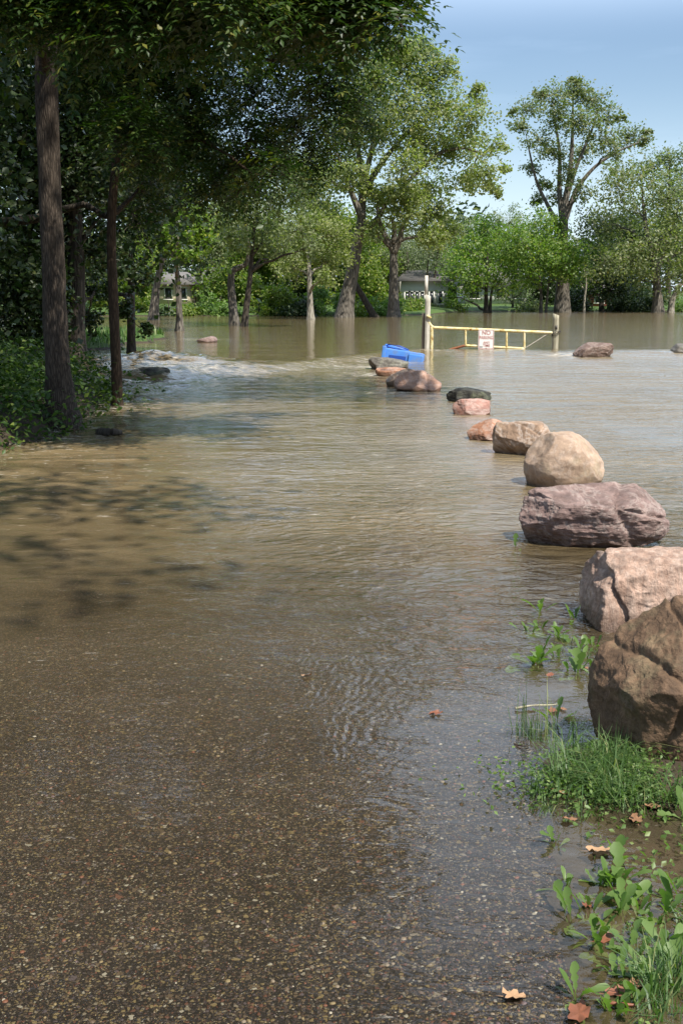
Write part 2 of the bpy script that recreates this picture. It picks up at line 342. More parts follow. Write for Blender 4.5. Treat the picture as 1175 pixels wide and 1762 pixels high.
def water_mat():
    n = NT('muddy_flood_water')
    geo = n.N('ShaderNodeNewGeometry'); sep = n.N('ShaderNodeSeparateXYZ'); n.L.new(geo.outputs['Position'], sep.inputs[0])
    x, y = sep.outputs[0], sep.outputs[1]
    pos = geo.outputs['Position']
    def mapped(scale, rot=0.0):
        m = n.N('ShaderNodeMapping'); m.inputs['Scale'].default_value = scale; m.inputs['Rotation'].default_value = (0, 0, rot)
        n.L.new(pos, m.inputs['Vector']); return m.outputs[0]
    mr = lambda v, a, b, c, d: (lambda k: (n.set(k.inputs[0], v), [n.set(k.inputs[q + 1], w) for q, w in enumerate((a, b, c, d))], k.outputs[0])[2])(n.N('ShaderNodeMapRange', interpolation_type='SMOOTHSTEP'))
    rough = n.attr('rough')
    near = mr(y, 4.0, 8.0, 1.0, 0.0); midw = n.math('MULTIPLY', mr(y, 3.2, 7.0, 0.10, 1.0), mr(y, 14.0, 30.0, 1.0, 0.35)); farw = mr(y, 9.0, 18.0, 0.0, 1.0)
    patch = n.ramp(n.noise(mapped((0.55, 0.5, 1), 0.5), 1.0, 3, 0.5, 0.8), [(0.34, 0.22), (0.62, 1.0)])
    n1 = n.noise(mapped((17, 24, 1), 0.15), 1.0, 3, 0.5, 0.5)      # capillary ripples in the shallows
    n2 = n.noise(mapped((5.0, 8.0, 1), 0.2), 1.0, 3, 0.55, 0.7)    # wind ripples
    n3 = n.noise(mapped((1.1, 2.6, 1), 0.1), 1.0, 4, 0.6, 0.6)     # current chop
    # curved ripple fringes set up by the obstacle in the shallow flow
    wn_ = n.noise(mapped((2.2, 2.2, 1)), 1.0, 3)
    dx = n.math('SUBTRACT', x, -0.75); dy = n.math('MULTIPLY', n.math('SUBTRACT', y, 5.2), 0.55)
    rr = n.math('SQRT', n.math('ADD', n.math('MULTIPLY', dx, dx), n.math('MULTIPLY', dy, dy)))
    rr = n.math('ADD', rr, n.math('MULTIPLY', wn_, 0.34))
    ring = n.math('MULTIPLY', n.math('SINE', n.math('MULTIPLY', rr, 150.0)), n.ramp(n.noise(mapped((5, 5, 1), 0.3), 1.0, 3), [(0.38, 0.1), (0.62, 1.0)]))
    ex = n.math('DIVIDE', n.math('SUBTRACT', x, 0.0), 0.30); ey = n.math('DIVIDE', n.math('SUBTRACT', y, 4.6), 1.15)
    msk = n.math('EXPONENT', n.math('MULTIPLY', n.math('ADD', n.math('MULTIPLY', ex, ex), n.math('MULTIPLY', ey, ey)), -1.0))
    calm = mr(y, 2.6, 5.5, 0.10, 1.0)
    h = n.math('MULTIPLY', n.math('MULTIPLY', n1, n.math('MULTIPLY', patch, calm)), 0.0125)
    h = n.math('MULTIPLY', h, mr(y, 6.0, 12.0, 1.0, 0.3))
    h = n.math('ADD', h, n.math('MULTIPLY', n.math('MULTIPLY', n2, n.math('MULTIPLY', midw, patch)), 0.072))
    h = n.math('ADD', h, n.math('MULTIPLY', n.math('MULTIPLY', n3, n.math('MULTIPLY', farw, rough)), 0.11))
    h = n.math('MULTIPLY', h, rough)
    h = n.math('ADD', h, n.math('MULTIPLY', n.math('MULTIPLY', n3, farw), 0.022))
    h = n.math('ADD', h, n.math('MULTIPLY', n.math('MULTIPLY', ring, msk), 0.0011))
    dx2 = n.math('SUBTRACT', x, 0.9); dy2 = n.math('SUBTRACT', y, 5.9)
    r2 = n.math('ADD', n.math('SQRT', n.math('ADD', n.math('MULTIPLY', dx2, dx2), n.math('MULTIPLY', dy2, dy2))), n.math('MULTIPLY', wn_, 0.35))
    ring2 = n.math('SINE', n.math('MULTIPLY', r2, 62.0))
    ex2 = n.math('DIVIDE', n.math('SUBTRACT', x, 0.05), 0.75); ey2 = n.math('DIVIDE', n.math('SUBTRACT', y, 7.2), 1.3)
    msk2 = n.math('EXPONENT', n.math('MULTIPLY', n.math('ADD', n.math('MULTIPLY', ex2, ex2), n.math('MULTIPLY', ey2, ey2)), -1.0))
    h = n.math('ADD', h, n.math('MULTIPLY', n.math('MULTIPLY', ring2, msk2), 0.0022))
    nb = n.bump(h, 1.0, 1.0)
    fr = n.N('ShaderNodeFresnel'); fr.inputs['IOR'].default_value = 1.33; n.L.new(nb, fr.inputs['Normal'])
    gl = n.N('ShaderNodeBsdfGlossy'); n.set(gl.inputs['Roughness'], n.math('MULTIPLY', mr(y, 4.5, 13.0, 0.04, 0.26), n.math('MULTIPLY_ADD', rough, 0.85, 0.12))); gl.inputs['Color'].default_value = (1, 1, 1, 1); n.L.new(nb, gl.inputs['Normal'])
    dep = n.attr('depth')
    mudn = n.noise(mapped((0.35, 1.2, 1), 0.15), 1.0, 4, 0.6, 0.8)
    turb = n.math('SUBTRACT', 1.0, n.math('EXPONENT', n.math('MULTIPLY', n.math('MAXIMUM', n.math('SUBTRACT', dep, 0.012), 0.0), n.math('MULTIPLY_ADD', mudn, -6.0, -6.0))))
    mud = n.ramp(mudn, [(0.3, (0.150, 0.110, 0.055)), (0.7, (0.218, 0.163, 0.088))])
    di = n.N('ShaderNodeBsdfDiffuse'); n.set(di.inputs['Color'], mud); n.L.new(nb, di.inputs['Normal'])
    tr = n.N('ShaderNodeBsdfTransparent'); tr.inputs['Color'].default_value = (0.93, 0.92, 0.88, 1)
    body = n.N('ShaderNodeMixShader'); n.set(body.inputs[0], turb); n.L.new(tr.outputs[0], body.inputs[1]); n.L.new(di.outputs[0], body.inputs[2])
    surf = n.N('ShaderNodeMixShader'); n.set(surf.inputs[0], fr.outputs[0]); n.L.new(body.outputs[0], surf.inputs[1]); n.L.new(gl.outputs[0], surf.inputs[2])
    fo = n.attr('foam')
    fn = n.noise(mapped((5, 13, 3), 0.1), 1.0, 6, 0.72, 1.0)
    fm = n.ramp(n.math('ADD', fn, n.math('MULTIPLY', fo, 0.40)), [(0.66, 0.0), (0.86, 0.9)])
    fd = n.N('ShaderNodeBsdfDiffuse'); fd.inputs['Color'].default_value = (0.62, 0.58, 0.50, 1)
    fin = n.N('ShaderNodeMixShader'); n.set(fin.inputs[0], fm); n.L.new(surf.outputs[0], fin.inputs[1]); n.L.new(fd.outputs[0], fin.inputs[2])
    n.L.new(fin.outputs[0], n.out.inputs['Surface']); return n.m
wm = mesh_np('water', np.stack([wx, wy, wz], 1), [Q], water_mat(), True, {'depth': depth, 'foam': foam, 'rough': (0.30 + 0.70 * sm(dn, -1.2, 0.6)) * (0.25 + 0.75 * sm(wx - 0.16 * (wy - 8), -1.3, 1.1))})
tag(obj('water', wm), 'muddy brown flood water spreading over the path', None, None, 'structure')

# ground: one sheet out to the horizon
gx = np.concatenate([-np.geomspace(2500, 60, 16), np.arange(-48, -9, 1.5), np.arange(-9, 3.01, 0.12), np.arange(3.5, 14, 0.5), np.arange(14, 60, 2.0), np.geomspace(62, 2500, 16)])
gy = np.concatenate([[-1500, -400, -100, -40, -20], np.arange(-10, 1.9, 0.5), np.arange(2, 9, 0.10), np.arange(9, 24, 0.3), np.arange(24, 130, 1.0), np.geomspace(132, 3500, 20)])
GX, GY = np.meshgrid(gx, gy); fx, fy = GX.ravel(), GY.ravel()
fz = bed(fx, fy); fz = np.where(fy > 140, LV + 1.8, fz)
nc = len(gx); i = np.arange(len(gy) - 1)[:, None] * nc; j = np.arange(nc - 1)[None]
Q = np.stack([i + j, i + j + 1, i + nc + j + 1, i + nc + j], -1).reshape(-1, 4)
n = NT('muddy_ground')
v = n.coord('Object'); a = n.noise(v, 3.5, 6, 0.65); b = n.noise(v, 0.35, 4); sp = n.noise(v, 40, 3)
mudc = n.ramp(a, [(0.3, (0.024, 0.018, 0.012)), (0.7, (0.070, 0.052, 0.032))])
grs = n.ramp(n.noise(v, 9, 5), [(0.3, (0.035, 0.075, 0.015)), (0.7, (0.09, 0.14, 0.03))])
sep = n.N('ShaderNodeSeparateXYZ'); n.L.new(n.N('ShaderNodeNewGeometry').outputs['Position'], sep.inputs[0])
gm = n.math('MULTIPLY', n.math('GREATER_THAN', sep.outputs[1], 27.0), n.math('GREATER_THAN', n.math('ADD', sep.outputs[2], n.math('MULTIPLY', a, 0.1)), LV + 0.10))
n.principled(n.mix(gm, mudc, grs), 0.85, n.bump(n.math('ADD', a, n.math('MULTIPLY', sp, 0.3)), 0.03), 0.3)
M['ground'] = n.m
tag(obj('ground', mesh_np('ground', np.stack([fx, fy, fz], 1), [Q], n.m)), 'brown muddy riverbed rising to a grassy far bank', None, None, 'structure')

# path: exposed aggregate asphalt, 4 mm above the ground
py_ = np.concatenate([np.arange(-6, 2, 0.4), np.arange(2, 9, 0.1), np.arange(9, 26, 0.4)]); pc = 40
lx = np.linspace(0, 1, pc); e = path_edge(py_) + 0.09 * fbm(np.stack([py_ * 2.2, 0 * py_, 0 * py_], 1), 4, 9, 0.65)
PX = -3.1 + (e[:, None] + 3.1) * lx[None]; PY = np.repeat(py_[:, None], pc, 1)
pz = bed(PX.ravel(), PY.ravel()) + 0.006
pv = np.stack([PX.ravel(), PY.ravel(), pz], 1)
i = np.arange(len(py_) - 1)[:, None] * pc; j = np.arange(pc - 1)[None]
Q = np.stack([i + j, i + j + 1, i + pc + j + 1, i + pc + j], -1).reshape(-1, 4)
n = NT('aggregate_asphalt'); v = n.coord('Object')
def stones(sc, stops):
    wv = n.N('ShaderNodeVectorMath', operation='ADD'); n.L.new(v, wv.inputs[0])
    ns = n.N('ShaderNodeVectorMath', operation='SCALE'); n.L.new(n.noise(v, sc * 0.8, 2, out='Color'), ns.inputs[0]); ns.inputs['Scale'].default_value = 0.55 / sc
    n.L.new(ns.outputs[0], wv.inputs[1])
    vv = n.N('ShaderNodeTexVoronoi', feature='F1'); n.L.new(wv.outputs[0], vv.inputs['Vector']); vv.inputs['Scale'].default_value = sc
    ed = n.vor(wv.outputs[0], sc, 'DISTANCE_TO_EDGE')
    sp_ = n.N('ShaderNodeSeparateColor'); n.L.new(vv.outputs['Color'], sp_.inputs[0])
    col = n.ramp(sp_.outputs[0], stops, 'CONSTANT')
    pres = n.math('MULTIPLY', n.math('GREATER_THAN', sp_.outputs[1], 0.45), n.math('GREATER_THAN', ed, 0.10))
    return col, pres, ed
st1 = [(0, (0.030, 0.024, 0.022)), (0.25, (0.075, 0.055, 0.045)), (0.48, (0.14, 0.10, 0.065)), (0.62, (0.24, 0.18, 0.09)), (0.76, (0.16, 0.075, 0.05)), (0.84, (0.24, 0.20, 0.15)), (0.91, (0.11, 0.085, 0.09)), (0.97, (0.40, 0.36, 0.29))]
c1, p1, e1 = stones(100, st1); c2, p2, e2 = stones(220, st1)
basec = n.ramp(n.noise(v, 260, 2), [(0.35, (0.010, 0.008, 0.007)), (0.7, (0.036, 0.029, 0.024))])
c3, p3, e3 = stones(52, st1); p3 = n.math('MULTIPLY', p3, n.math('GREATER_THAN', n.noise(v, 30, 1), 0.60))
c = n.mix(p2, basec, c2); c = n.mix(p1, c, c1); c = n.mix(p3, c, c3)
c = n.mix(n.ramp(n.noise(v, 1.6, 5, 0.6), [(0.35, 0.0), (0.65, 0.8)]), c, n.mix(1.0, c, (0.62, 0.60, 0.56), 'MULTIPLY'))
c = n.mix(1.0, c, (0.86, 0.88, 0.88), 'MULTIPLY')
n.principled(c, 0.65, n.bump(n.math('MULTIPLY', n.math('MINIMUM', e1, 0.25), p1), 0.012), 0.35)
path = tag(obj('path', mesh_np('path', pv, [Q], n.m)), 'flooded pebbly asphalt path under shallow water', None, None, 'structure')

# proud pebbles in the near path surface
def pebble_mesh():
    N = 5000
    yy = 2.0 + 3.6 * RNG.random(N) ** 1.3; ex_ = path_edge(yy) - 0.03; xx = -2.2 + (ex_ + 2.2) * RNG.random(N)
    zz = bed(xx, yy) + 0.006
    r = 0.0028 + 0.0055 * RNG.random(N) ** 3.5; an = RNG.random(N) * 6.28; st = 0.6 + 0.4 * RNG.random(N)
    k = 6; a = np.arange(k) / k * 6.283
    rim = (1 + 0.22 * (RNG.random((N, k)) - 0.5)) * r[:, None]
    cx_, sx_ = np.cos(a)[None] * rim, np.sin(a)[None] * rim * st[:, None]
    X = xx[:, None] + cx_ * np.cos(an)[:, None] - sx_ * np.sin(an)[:, None]; Y = yy[:, None] + cx_ * np.sin(an)[:, None] + sx_ * np.cos(an)[:, None]
    lo = np.stack([X, Y, np.repeat(zz[:, None] - 0.001, k, 1)], -1)
    mid = np.stack([xx[:, None] + (X - xx[:, None]) * 0.7, yy[:, None] + (Y - yy[:, None]) * 0.7, np.repeat((zz + 0.35 * r)[:, None], k, 1)], -1)
    V = np.concatenate([lo, mid], 1); b = np.arange(N)[:, None, None] * (2 * k); q = np.arange(k)
    Qs = np.stack([q, (q + 1) % k, k + (q + 1) % k, k + q], -1)[None] + b
    top = (k + q)[None, None] + b
    rnd = np.repeat(RNG.random(N), 2 * k)
    return V.reshape(-1, 3), [Qs.reshape(-1, 4), top.reshape(-1, k)], {'rnd': rnd}
n = NT('pebble'); rc = n.ramp(n.attr('rnd'), [(0, (0.06, 0.05, 0.045)), (0.3, (0.12, 0.085, 0.06)), (0.5, (0.26, 0.20, 0.11)), (0.68, (0.19, 0.08, 0.05)), (0.80, (0.26, 0.21, 0.16)), (0.9, (0.14, 0.10, 0.11)), (0.98, (0.46, 0.42, 0.35))], 'CONSTANT')
n.principled(rc, 0.6, None, 0.4); V, F, A = pebble_mesh()
tag(obj('pebbles', mesh_np('pebbles', V, F, n.m, True, A), path), None, None, None, 'stuff')

# ------------------------------------------------------------------ boulders
def rock_mat(name, cols, scale=3.0, stripes=None, speck=0.35, white=0.0, moss=0.0, bumpd=0.03, rough=0.8, lichen=(0.2, 0.22, 0.12)):
    n = NT(name); v = n.coord('Object')
    a = n.noise(v, scale, 8, 0.66, 0.6); b = n.noise(v, scale * 6, 6, 0.7)
    c = n.ramp(a, [(0.30, cols[0]), (0.5, cols[1]), (0.70, cols[2])])
    h = n.math('ADD', n.math('MULTIPLY', a, 0.6), n.math('MULTIPLY', b, 0.35))
    if stripes:
        sv = n.coord('Object', stripes[0], stripes[1]); s1 = n.noise(sv, 1.0, 7, 0.7, 0.5)
        c = n.mix(n.ramp(s1, [(0.42, 0.0), (0.62, 0.75)]), c, stripes[2]); h = n.math('ADD', h, n.math('MULTIPLY', s1, 0.8))
    c = n.mix(n.ramp(b, [(0.42, speck), (0.60, 0.0)]), c, tuple(x * 0.35 for x in cols[0]))
    pit = n.ramp(n.vor(v, scale * 14), [(0.0, 0.0), (0.25, 1.0)])
    if white:
        wv = n.noise(n.coord('Object', (1, 1, 1), (0.4, 0.2, 0.6)), scale * 0.9, 9, 0.72, 1.6)
        c = n.mix(n.ramp(n.math('ABSOLUTE', n.math('SUBTRACT', wv, 0.5)), [(0.0, white), (0.035, 0.0)]), c, (0.60, 0.52, 0.46))
    if moss:
        mo = n.noise(v, scale * 1.4, 6, 0.7)
        c = n.mix(n.ramp(mo, [(0.52, 0.0), (0.66, moss)]), c, lichen)
    h = n.math('ADD', h, n.math('MULTIPLY', pit, 0.06))
    fine = n.noise(v, scale * 26, 4, 0.7); h = n.math('ADD', h, n.math('MULTIPLY', fine, 0.14))
    # waterline: the wet band is darker and shinier
    sep = n.N('ShaderNodeSeparateXYZ'); n.L.new(n.N('ShaderNodeNewGeometry').outputs['Position'], sep.inputs[0])
    wet = n.ramp(n.math('ADD', sep.outputs[2], n.math('MULTIPLY', a, 0.05)), [(0.065, 0.85), (0.10, 0.45), (0.135, 0.0)])
    c = n.mix(wet, c, n.mix(1.0, c, (0.42, 0.38, 0.34), 'MULTIPLY'))
    rg = n.math('SUBTRACT', rough, n.math('MULTIPLY', wet, 0.5))
    n.principled(c, rg, n.bump(h, bumpd, 0.9), 0.4); return n.m

_ico = {}
def ico(k):
    if k not in _ico:
        bm = bmesh.new(); bmesh.ops.create_icosphere(bm, subdivisions=k, radius=1.0); bm.verts.ensure_lookup_table()
        _ico[k] = (np.array([v.co[:] for v in bm.verts]), np.array([[v.index for v in f.verts] for f in bm.faces])); bm.free()
    return _ico[k]
def boulder(label, box, mat, planes=(), k=5, seed=0, dr=0.8, nrand=7, power=2.6, amp=(0.10, 0.035, 0.010), grooves=(), z0=0.0, bury=0.45, rz=0.0, dmin=0.72, group='boulders lining the flooded path'):
    x0, x1, yt, yb = box
    f = G((x0 + x1) / 2, yb, z0); W = (x1 - x0) / FPX * f[1] / 0.985; D = W * dr
    yc = f[1] + 0.42 * D
    zt = PW((x0 + x1) / 2, yt, f[1] + 0.45 * D)[2] - z0
    W *= (f[1] + 0.35 * D) / f[1]
    P, T = ico(k); V = P.copy()
    V /= (np.abs(V) ** power).sum(1, keepdims=True) ** (1 / power)
    rs = np.random.default_rng(seed)
    V = V + 0.5 * amp[0] * np.stack([fbm(P * 0.9 + 7 * q + seed, 2, seed + q) for q in range(3)], 1)
    pl = list(planes)
    for q in range(nrand):
        nv = unit(rs.normal(size=3)); pl.append((*nv, dmin + 0.25 * rs.random()))
    for (a, b, c, d) in pl:
        nv = unit(np.array((a, b, c), float)); o_ = V @ nv - d; V = V - np.clip(o_, 0, None)[:, None] * nv * 0.94
    nrm = unit(V)
    for (a, b, c, d, wd, dp) in grooves:
        nv = unit(np.array((a, b, c), float)); g = (V @ nv - d + 0.10 * fbm(V * 2.2, 3, seed + 5))
        V = V - nrm * (dp * np.exp(-(g / wd) ** 2))[:, None]
    V = V + nrm * (amp[0] * fbm(V * 1.6 + seed, 3, seed + 1))[:, None]
    V = V + nrm * (amp[1] * fbm(V * 4.0 + seed, 5, seed + 2, 0.55, ridged=True))[:, None]
    if k >= 6: V = V + nrm * (amp[2] * fbm(V * 15 + seed, 4, seed + 3, 0.6))[:, None]
    V = V @ rotz(rz).T
    above = V[V[:, 2] > -0.35]
    mn, mx = above.min(0), V.max(0)
    V[:, 0] = ((V[:, 0] - mn[0]) / (mx[0] - mn[0]) - 0.5) * W
    V[:, 1] = V[:, 1] / (V[:, 1].max() - V[:, 1].min()) * D
    V[:, 2] = np.where(V[:, 2] > 0, 1, 1) * ((V[:, 2] + bury) / (mx[2] + bury)) * zt
    o = obj('boulder', mesh_np('boulder', V, [T], mat, True), None, (f[0] * (yc / f[1]) * 0.98 + 0.02 * f[0], yc, z0))
    return tag(o, label, 'boulder', group)

M['rk_brown'] = rock_mat('brown_stone', ((0.10, 0.060, 0.034), (0.20, 0.120, 0.068), (0.30, 0.19, 0.115)), 3.5, None, 0.5, 0.0, 0.25, 0.030)
M['rk_pink'] = rock_mat('pink_striated_stone', ((0.36, 0.22, 0.155), (0.56, 0.37, 0.275), (0.64, 0.46, 0.36)), 3.0, ((26, 26, 3.0), (0.15, 0.05, 0.2), (0.55, 0.42, 0.34)), 0.55, 0.0, 0.0, 0.030)
M['rk_purple'] = rock_mat('purple_stone', ((0.12, 0.082, 0.068), (0.24, 0.155, 0.132), (0.40, 0.29, 0.245)), 2.2, ((3.0, 3.0, 12), (0.1, 0.25, 0.3), (0.30, 0.21, 0.185)), 0.45, 0.28, 0.0, 0.03)
M['rk_tan'] = rock_mat('tan_stone', ((0.30, 0.205, 0.140), (0.46, 0.325, 0.230), (0.53, 0.39, 0.285)), 2.4, None, 0.35, 0.25, 0.35, 0.020, 0.85, (0.20, 0.20, 0.10))
M['rk_ochre'] = rock_mat('ochre_stone', ((0.20, 0.13, 0.085), (0.36, 0.24, 0.16), (0.46, 0.33, 0.24)), 2.6, None, 0.45, 0.5, 0.15, 0.025)
M['rk_orange'] = rock_mat('rust_orange_stone', ((0.24, 0.105, 0.055), (0.38, 0.18, 0.10), (0.48, 0.28, 0.18)), 3.0, None, 0.3, 0.4, 0.0, 0.02)
M['rk_rose'] = rock_mat('rose_stone', ((0.30, 0.15, 0.115), (0.46, 0.25, 0.20), (0.52, 0.33, 0.27)), 2.5, None, 0.25, 0.45, 0.0, 0.02)
M['rk_black'] = rock_mat('black_mossy_stone', ((0.020, 0.018, 0.015), (0.055, 0.052, 0.040), (0.16, 0.16, 0.12)), 3.2, None, 0.5, 0.0, 0.5, 0.03)
M['rk_peach'] = rock_mat('peach_stone', ((0.32, 0.18, 0.12), (0.52, 0.31, 0.22), (0.58, 0.39, 0.29)), 1.8, None, 0.2, 0.35, 0.0, 0.02)
M['rk_grey'] = rock_mat('grey_lichen_stone', ((0.08, 0.07, 0.06), (0.20, 0.18, 0.15), (0.34, 0.32, 0.28)), 3.0, None, 0.5, 0.0, 0.3, 0.03)
M['rk_wine'] = rock_mat('wine_brown_stone', ((0.10, 0.060, 0.045), (0.20, 0.13, 0.10), (0.32, 0.23, 0.19)), 2.2, None, 0.4, 0.3, 0.0, 0.03)

boulder('big brown weathered boulder nearest the camera behind the grass tuft', (1013, 1330, 1040, 1346), M['rk_brown'],
        [(-0.40, -0.86, -0.25, 0.58), (-0.10, -0.62, 0.78, 0.50), (0, -0.15, 1, 0.78), (-0.62, -0.30, 0.72, 0.50), (-0.9, -0.2, 0.35, 0.70), (-0.95, -0.35, -0.25, 0.68), (0.35, -0.93, -0.05, 0.66), (0.1, -0.9, -0.5, 0.66), (-0.2, -0.97, 0.2, 0.66)], 7, 3, 0.75, 6, 3.0, (0.05, 0.040, 0.014), [(0.5, 0.1, 0.8, 0.05, 0.05, 0.06), (0.95, 0, -0.3, -0.12, 0.035, 0.06), (0.9, 0, 0.4, 0.25, 0.03, 0.05)], bury=0.75)
boulder('pale pink boulder with fine vertical grooves and a cleft', (1002, 1300, 944, 1092), M['rk_pink'],
        [(-0.12, -0.97, 0.18, 0.58), (0, -0.2, 1, 0.72), (-0.97, -0.1, 0.1, 0.84)], 7, 11, 0.7, 4, 3.4, (0.07, 0.035, 0.012), [(1, -0.12, 0.22, -0.66, 0.055, 0.13)], bury=0.7)
boulder('long flat topped purple boulder with dark broken front face', (890, 1152, 837, 948), M['rk_purple'],
        [(-0.25, -0.95, -0.12, 0.60), (0.3, -0.93, -0.1, 0.64), (0, -0.30, 1, 0.58), (-0.85, -0.4, 0.3, 0.80), (-0.7, -0.6, -0.3, 0.78), (0.80, -0.3, 0.55, 0.72), (0.9, -0.4, 0, 0.84)], 7, 21, 0.66, 6, 2.6, (0.08, 0.045, 0.014), [(0.9, -0.3, 0.25, 0.42, 0.06, 0.10), (0.3, 0.2, 0.9, 0.30, 0.04, 0.05)], bury=0.62)
boulder('smooth round tan boulder with a domed top', (900, 1038, 742, 841), M['rk_tan'],
        [(0.72, -0.25, 0.65, 0.76), (0.85, -0.45, 0.2, 0.86), (-0.8, -0.2, 0.6, 0.84)], 6, 35, 0.85, 2, 2.15, (0.075, 0.016, 0.006), bury=0.55, dmin=0.85)
boulder('ochre boulder undercut on one side beside the round tan boulder', (846, 958, 724, 785), M['rk_ochre'],
        [(-0.35, -0.8, 0.5, 0.62), (-0.55, -0.7, -0.45, 0.62), (0, 0, 1, 0.62), (0.9, 0, 0.45, 0.75)], 6, 42, 0.75, 6, 2.8, (0.10, 0.04, 0.010), [(0.6, 0.2, 0.75, 0.25, 0.05, 0.04)], bury=0.5)
boulder('low rust orange wedge boulder beside the ochre one', (804, 884, 722, 759), M['rk_orange'],
        [(-0.6, -0.3, 0.75, 0.45), (0.45, -0.5, 0.75, 0.50), (0.1, -0.9, 0.3, 0.62)], 6, 51, 0.8, 6, 2.4, (0.09, 0.04, 0.01), bury=0.5)
boulder('small rounded rose pink boulder in front of the black slab', (778, 843, 686, 714), M['rk_rose'],
        [(0.2, -0.9, 0.35, 0.70), (0, 0, 1, 0.72), (-0.8, -0.5, 0.3, 0.78)], 6, 60, 0.75, 6, 2.7, (0.07, 0.03, 0.008), bury=0.5)
boulder('black mossy slab of rock behind the rose pink boulder', (768, 845, 667, 692), M['rk_black'],
        [(0.30, -0.15, 0.95, 0.52), (-0.9, -0.4, 0.1, 0.82), (0.2, -0.95, 0.1, 0.6)], 6, 71, 0.6, 6, 3.4, (0.06, 0.05, 0.012), bury=0.6)
boulder('peach boulder split by a seam, half in tree shade', (678, 758, 637, 674), M['rk_peach'],
        [(-0.5, -0.65, 0.55, 0.68), (0.35, -0.8, 0.45, 0.72), (0.8, 0, 0.6, 0.78)], 6, 82, 0.8, 4, 2.5, (0.06, 0.025, 0.008), [(1, -0.15, 0.1, 0.42, 0.06, 0.10)], bury=0.5)
boulder('tan half drowned boulder poking out behind the peach boulder', (664, 720, 634, 664), M['rk_ochre'],
        [(-0.6, -0.2, 0.78, 0.45), (0.3, -0.5, 0.8, 0.62)], 5, 90, 0.8, 5, 2.3, (0.06, 0.03, 0.01), z0=0.02, bury=0.5)
boulder('flat orange red rock awash with speckled foam', (646, 702, 632, 646), M['rk_orange'],
        [(0, -0.3, 0.95, 0.45)], 5, 95, 0.55, 5, 3.2, (0.06, 0.04, 0.01), z0=0.02, bury=0.5)
boulder('grey lichen covered rock just below the blue bin', (634, 702, 614, 633), M['rk_grey'],
        [(0.4, -0.1, 0.9, 0.50), (0, -0.9, 0.2, 0.7)], 5, 101, 0.6, 6, 3.0, (0.08, 0.05, 0.01), z0=0.04, bury=0.5)
boulder('wine brown boulder in the current beyond the gate post', (986, 1054, 589, 613), M['rk_wine'],
        [(-0.15, -0.3, 0.93, 0.55), (0.3, -0.85, -0.1, 0.62), (-0.8, 0, 0.6, 0.62)], 6, 110, 0.7, 6, 2.7, (0.08, 0.04, 0.01), z0=0.05, bury=0.45)
boulder('grey brown boulder cut by the frame edge across the river', (1154, 1205, 591, 608), M['rk_grey'],
        [(0, -0.3, 0.9, 0.6)], 5, 121, 0.8, 5, 2.6, (0.08, 0.04, 0.01), z0=0.06, bury=0.45)
boulder('small mauve pink boulder alone in the rapids', (339, 374, 578, 589), M['rk_purple'],
        [(-0.5, 0, 0.85, 0.55)], 5, 133, 0.9, 4, 2.3, (0.06, 0.03, 0.01), z0=LV, bury=0.4)
boulder('dark wet boulder with white water pouring over it', (228, 292, 632, 652), M['rk_black'],
        [(0, -0.2, 0.9, 0.6)], 5, 140, 0.8, 6, 2.4, (0.16, 0.09, 0.01), z0=0.02, bury=0.5)

# ------------------------------------------------------------------ gate, sign, posts, bin
def weathered(name, col, stain=(0.10, 0.085, 0.065)):
    n = NT(name); v = n.coord('Object', (30, 30, 2.5)); f = n.noise(v, 1.0, 6, 0.65, 0.5)
    c = n.ramp(f, [(0.3, stain), (0.55, col), (0.8, tuple(min(1, x * 1.15) for x in col))])
    n.principled(c, 0.85, n.bump(f, 0.01), 0.2); return n.m
M['post_pale'] = weathered('weathered_pale_timber', (0.60, 0.56, 0.48), (0.36, 0.33, 0.27))
M['post_grey'] = weathered('weathered_grey_timber', (0.40, 0.37, 0.27), (0.17, 0.15, 0.10))
M['post_dark'] = weathered('dark_timber', (0.20, 0.17, 0.14), (0.09, 0.075, 0.06))
n = NT('rusty_yellow_paint'); v = n.coord('Object'); f = n.noise(v, 7, 6, 0.7, 0.5)
c = n.ramp(f, [(0.34, (0.20, 0.075, 0.03)), (0.42, (0.58, 0.45, 0.16)), (0.52, (0.72, 0.61, 0.33)), (0.64, (0.76, 0.70, 0.48))])
n.principled(c, 0.6, n.bump(f, 0.004), 0.4); M['yellow'] = n.m
M['rust'] = plain('rust', (0.22, 0.085, 0.04), 0.9, 0.5, 14)
M['steel'] = plain('dull_steel', (0.10, 0.09, 0.08), 0.6, 0.3, 20, 0.5, 0.6)
M['sign_white'] = plain('sign_white', (0.80, 0.78, 0.74), 0.5, 0.08, 5)
M['sign_red'] = plain('faded_red_print', (0.42, 0.10, 0.08), 0.5, 0.15, 9)
M['sign_ink'] = plain('dark_print', (0.08, 0.07, 0.08), 0.5)
YG = G(745, 606, 0.03)[1]
A = lambda px, py: PW(px, py, YG)
gate = empty('gate', tuple(G(742, 606, 0.0)))
tag(gate, 'rusty yellow steel swing gate standing in the flood', 'gate')
def local(p, root): return np.asarray(p) - np.array(root.location)
def bar(name, pts, r, mat, root, n_=8, k=14):
    pts = np.array([local(p, root) for p in pts]); mb = MB()
    if len(pts) == 2: pts = pts[0] + (pts[1] - pts[0]) * np.linspace(0, 1, k)[:, None]
    mb.tube(pts, r, n_); return mb.build(name, mat, root, True)
zb = A(742, 606); zb[2] = -0.5
bar('hinge_stile', [A(742.5, 560), (A(742.5, 606)[0], YG, -0.55)], 0.042, M['yellow'], gate)
bar('top_rail', [A(742, 563.5), A(951, 572.5)], 0.040, M['yellow'], gate, k=40)
bar('bottom_rail', [A(799, 594.5), A(902, 600)], 0.034, M['yellow'], gate, k=30)
bar('brace', [A(752, 607.5), A(800, 594.5)], 0.034, M['rust'], gate)
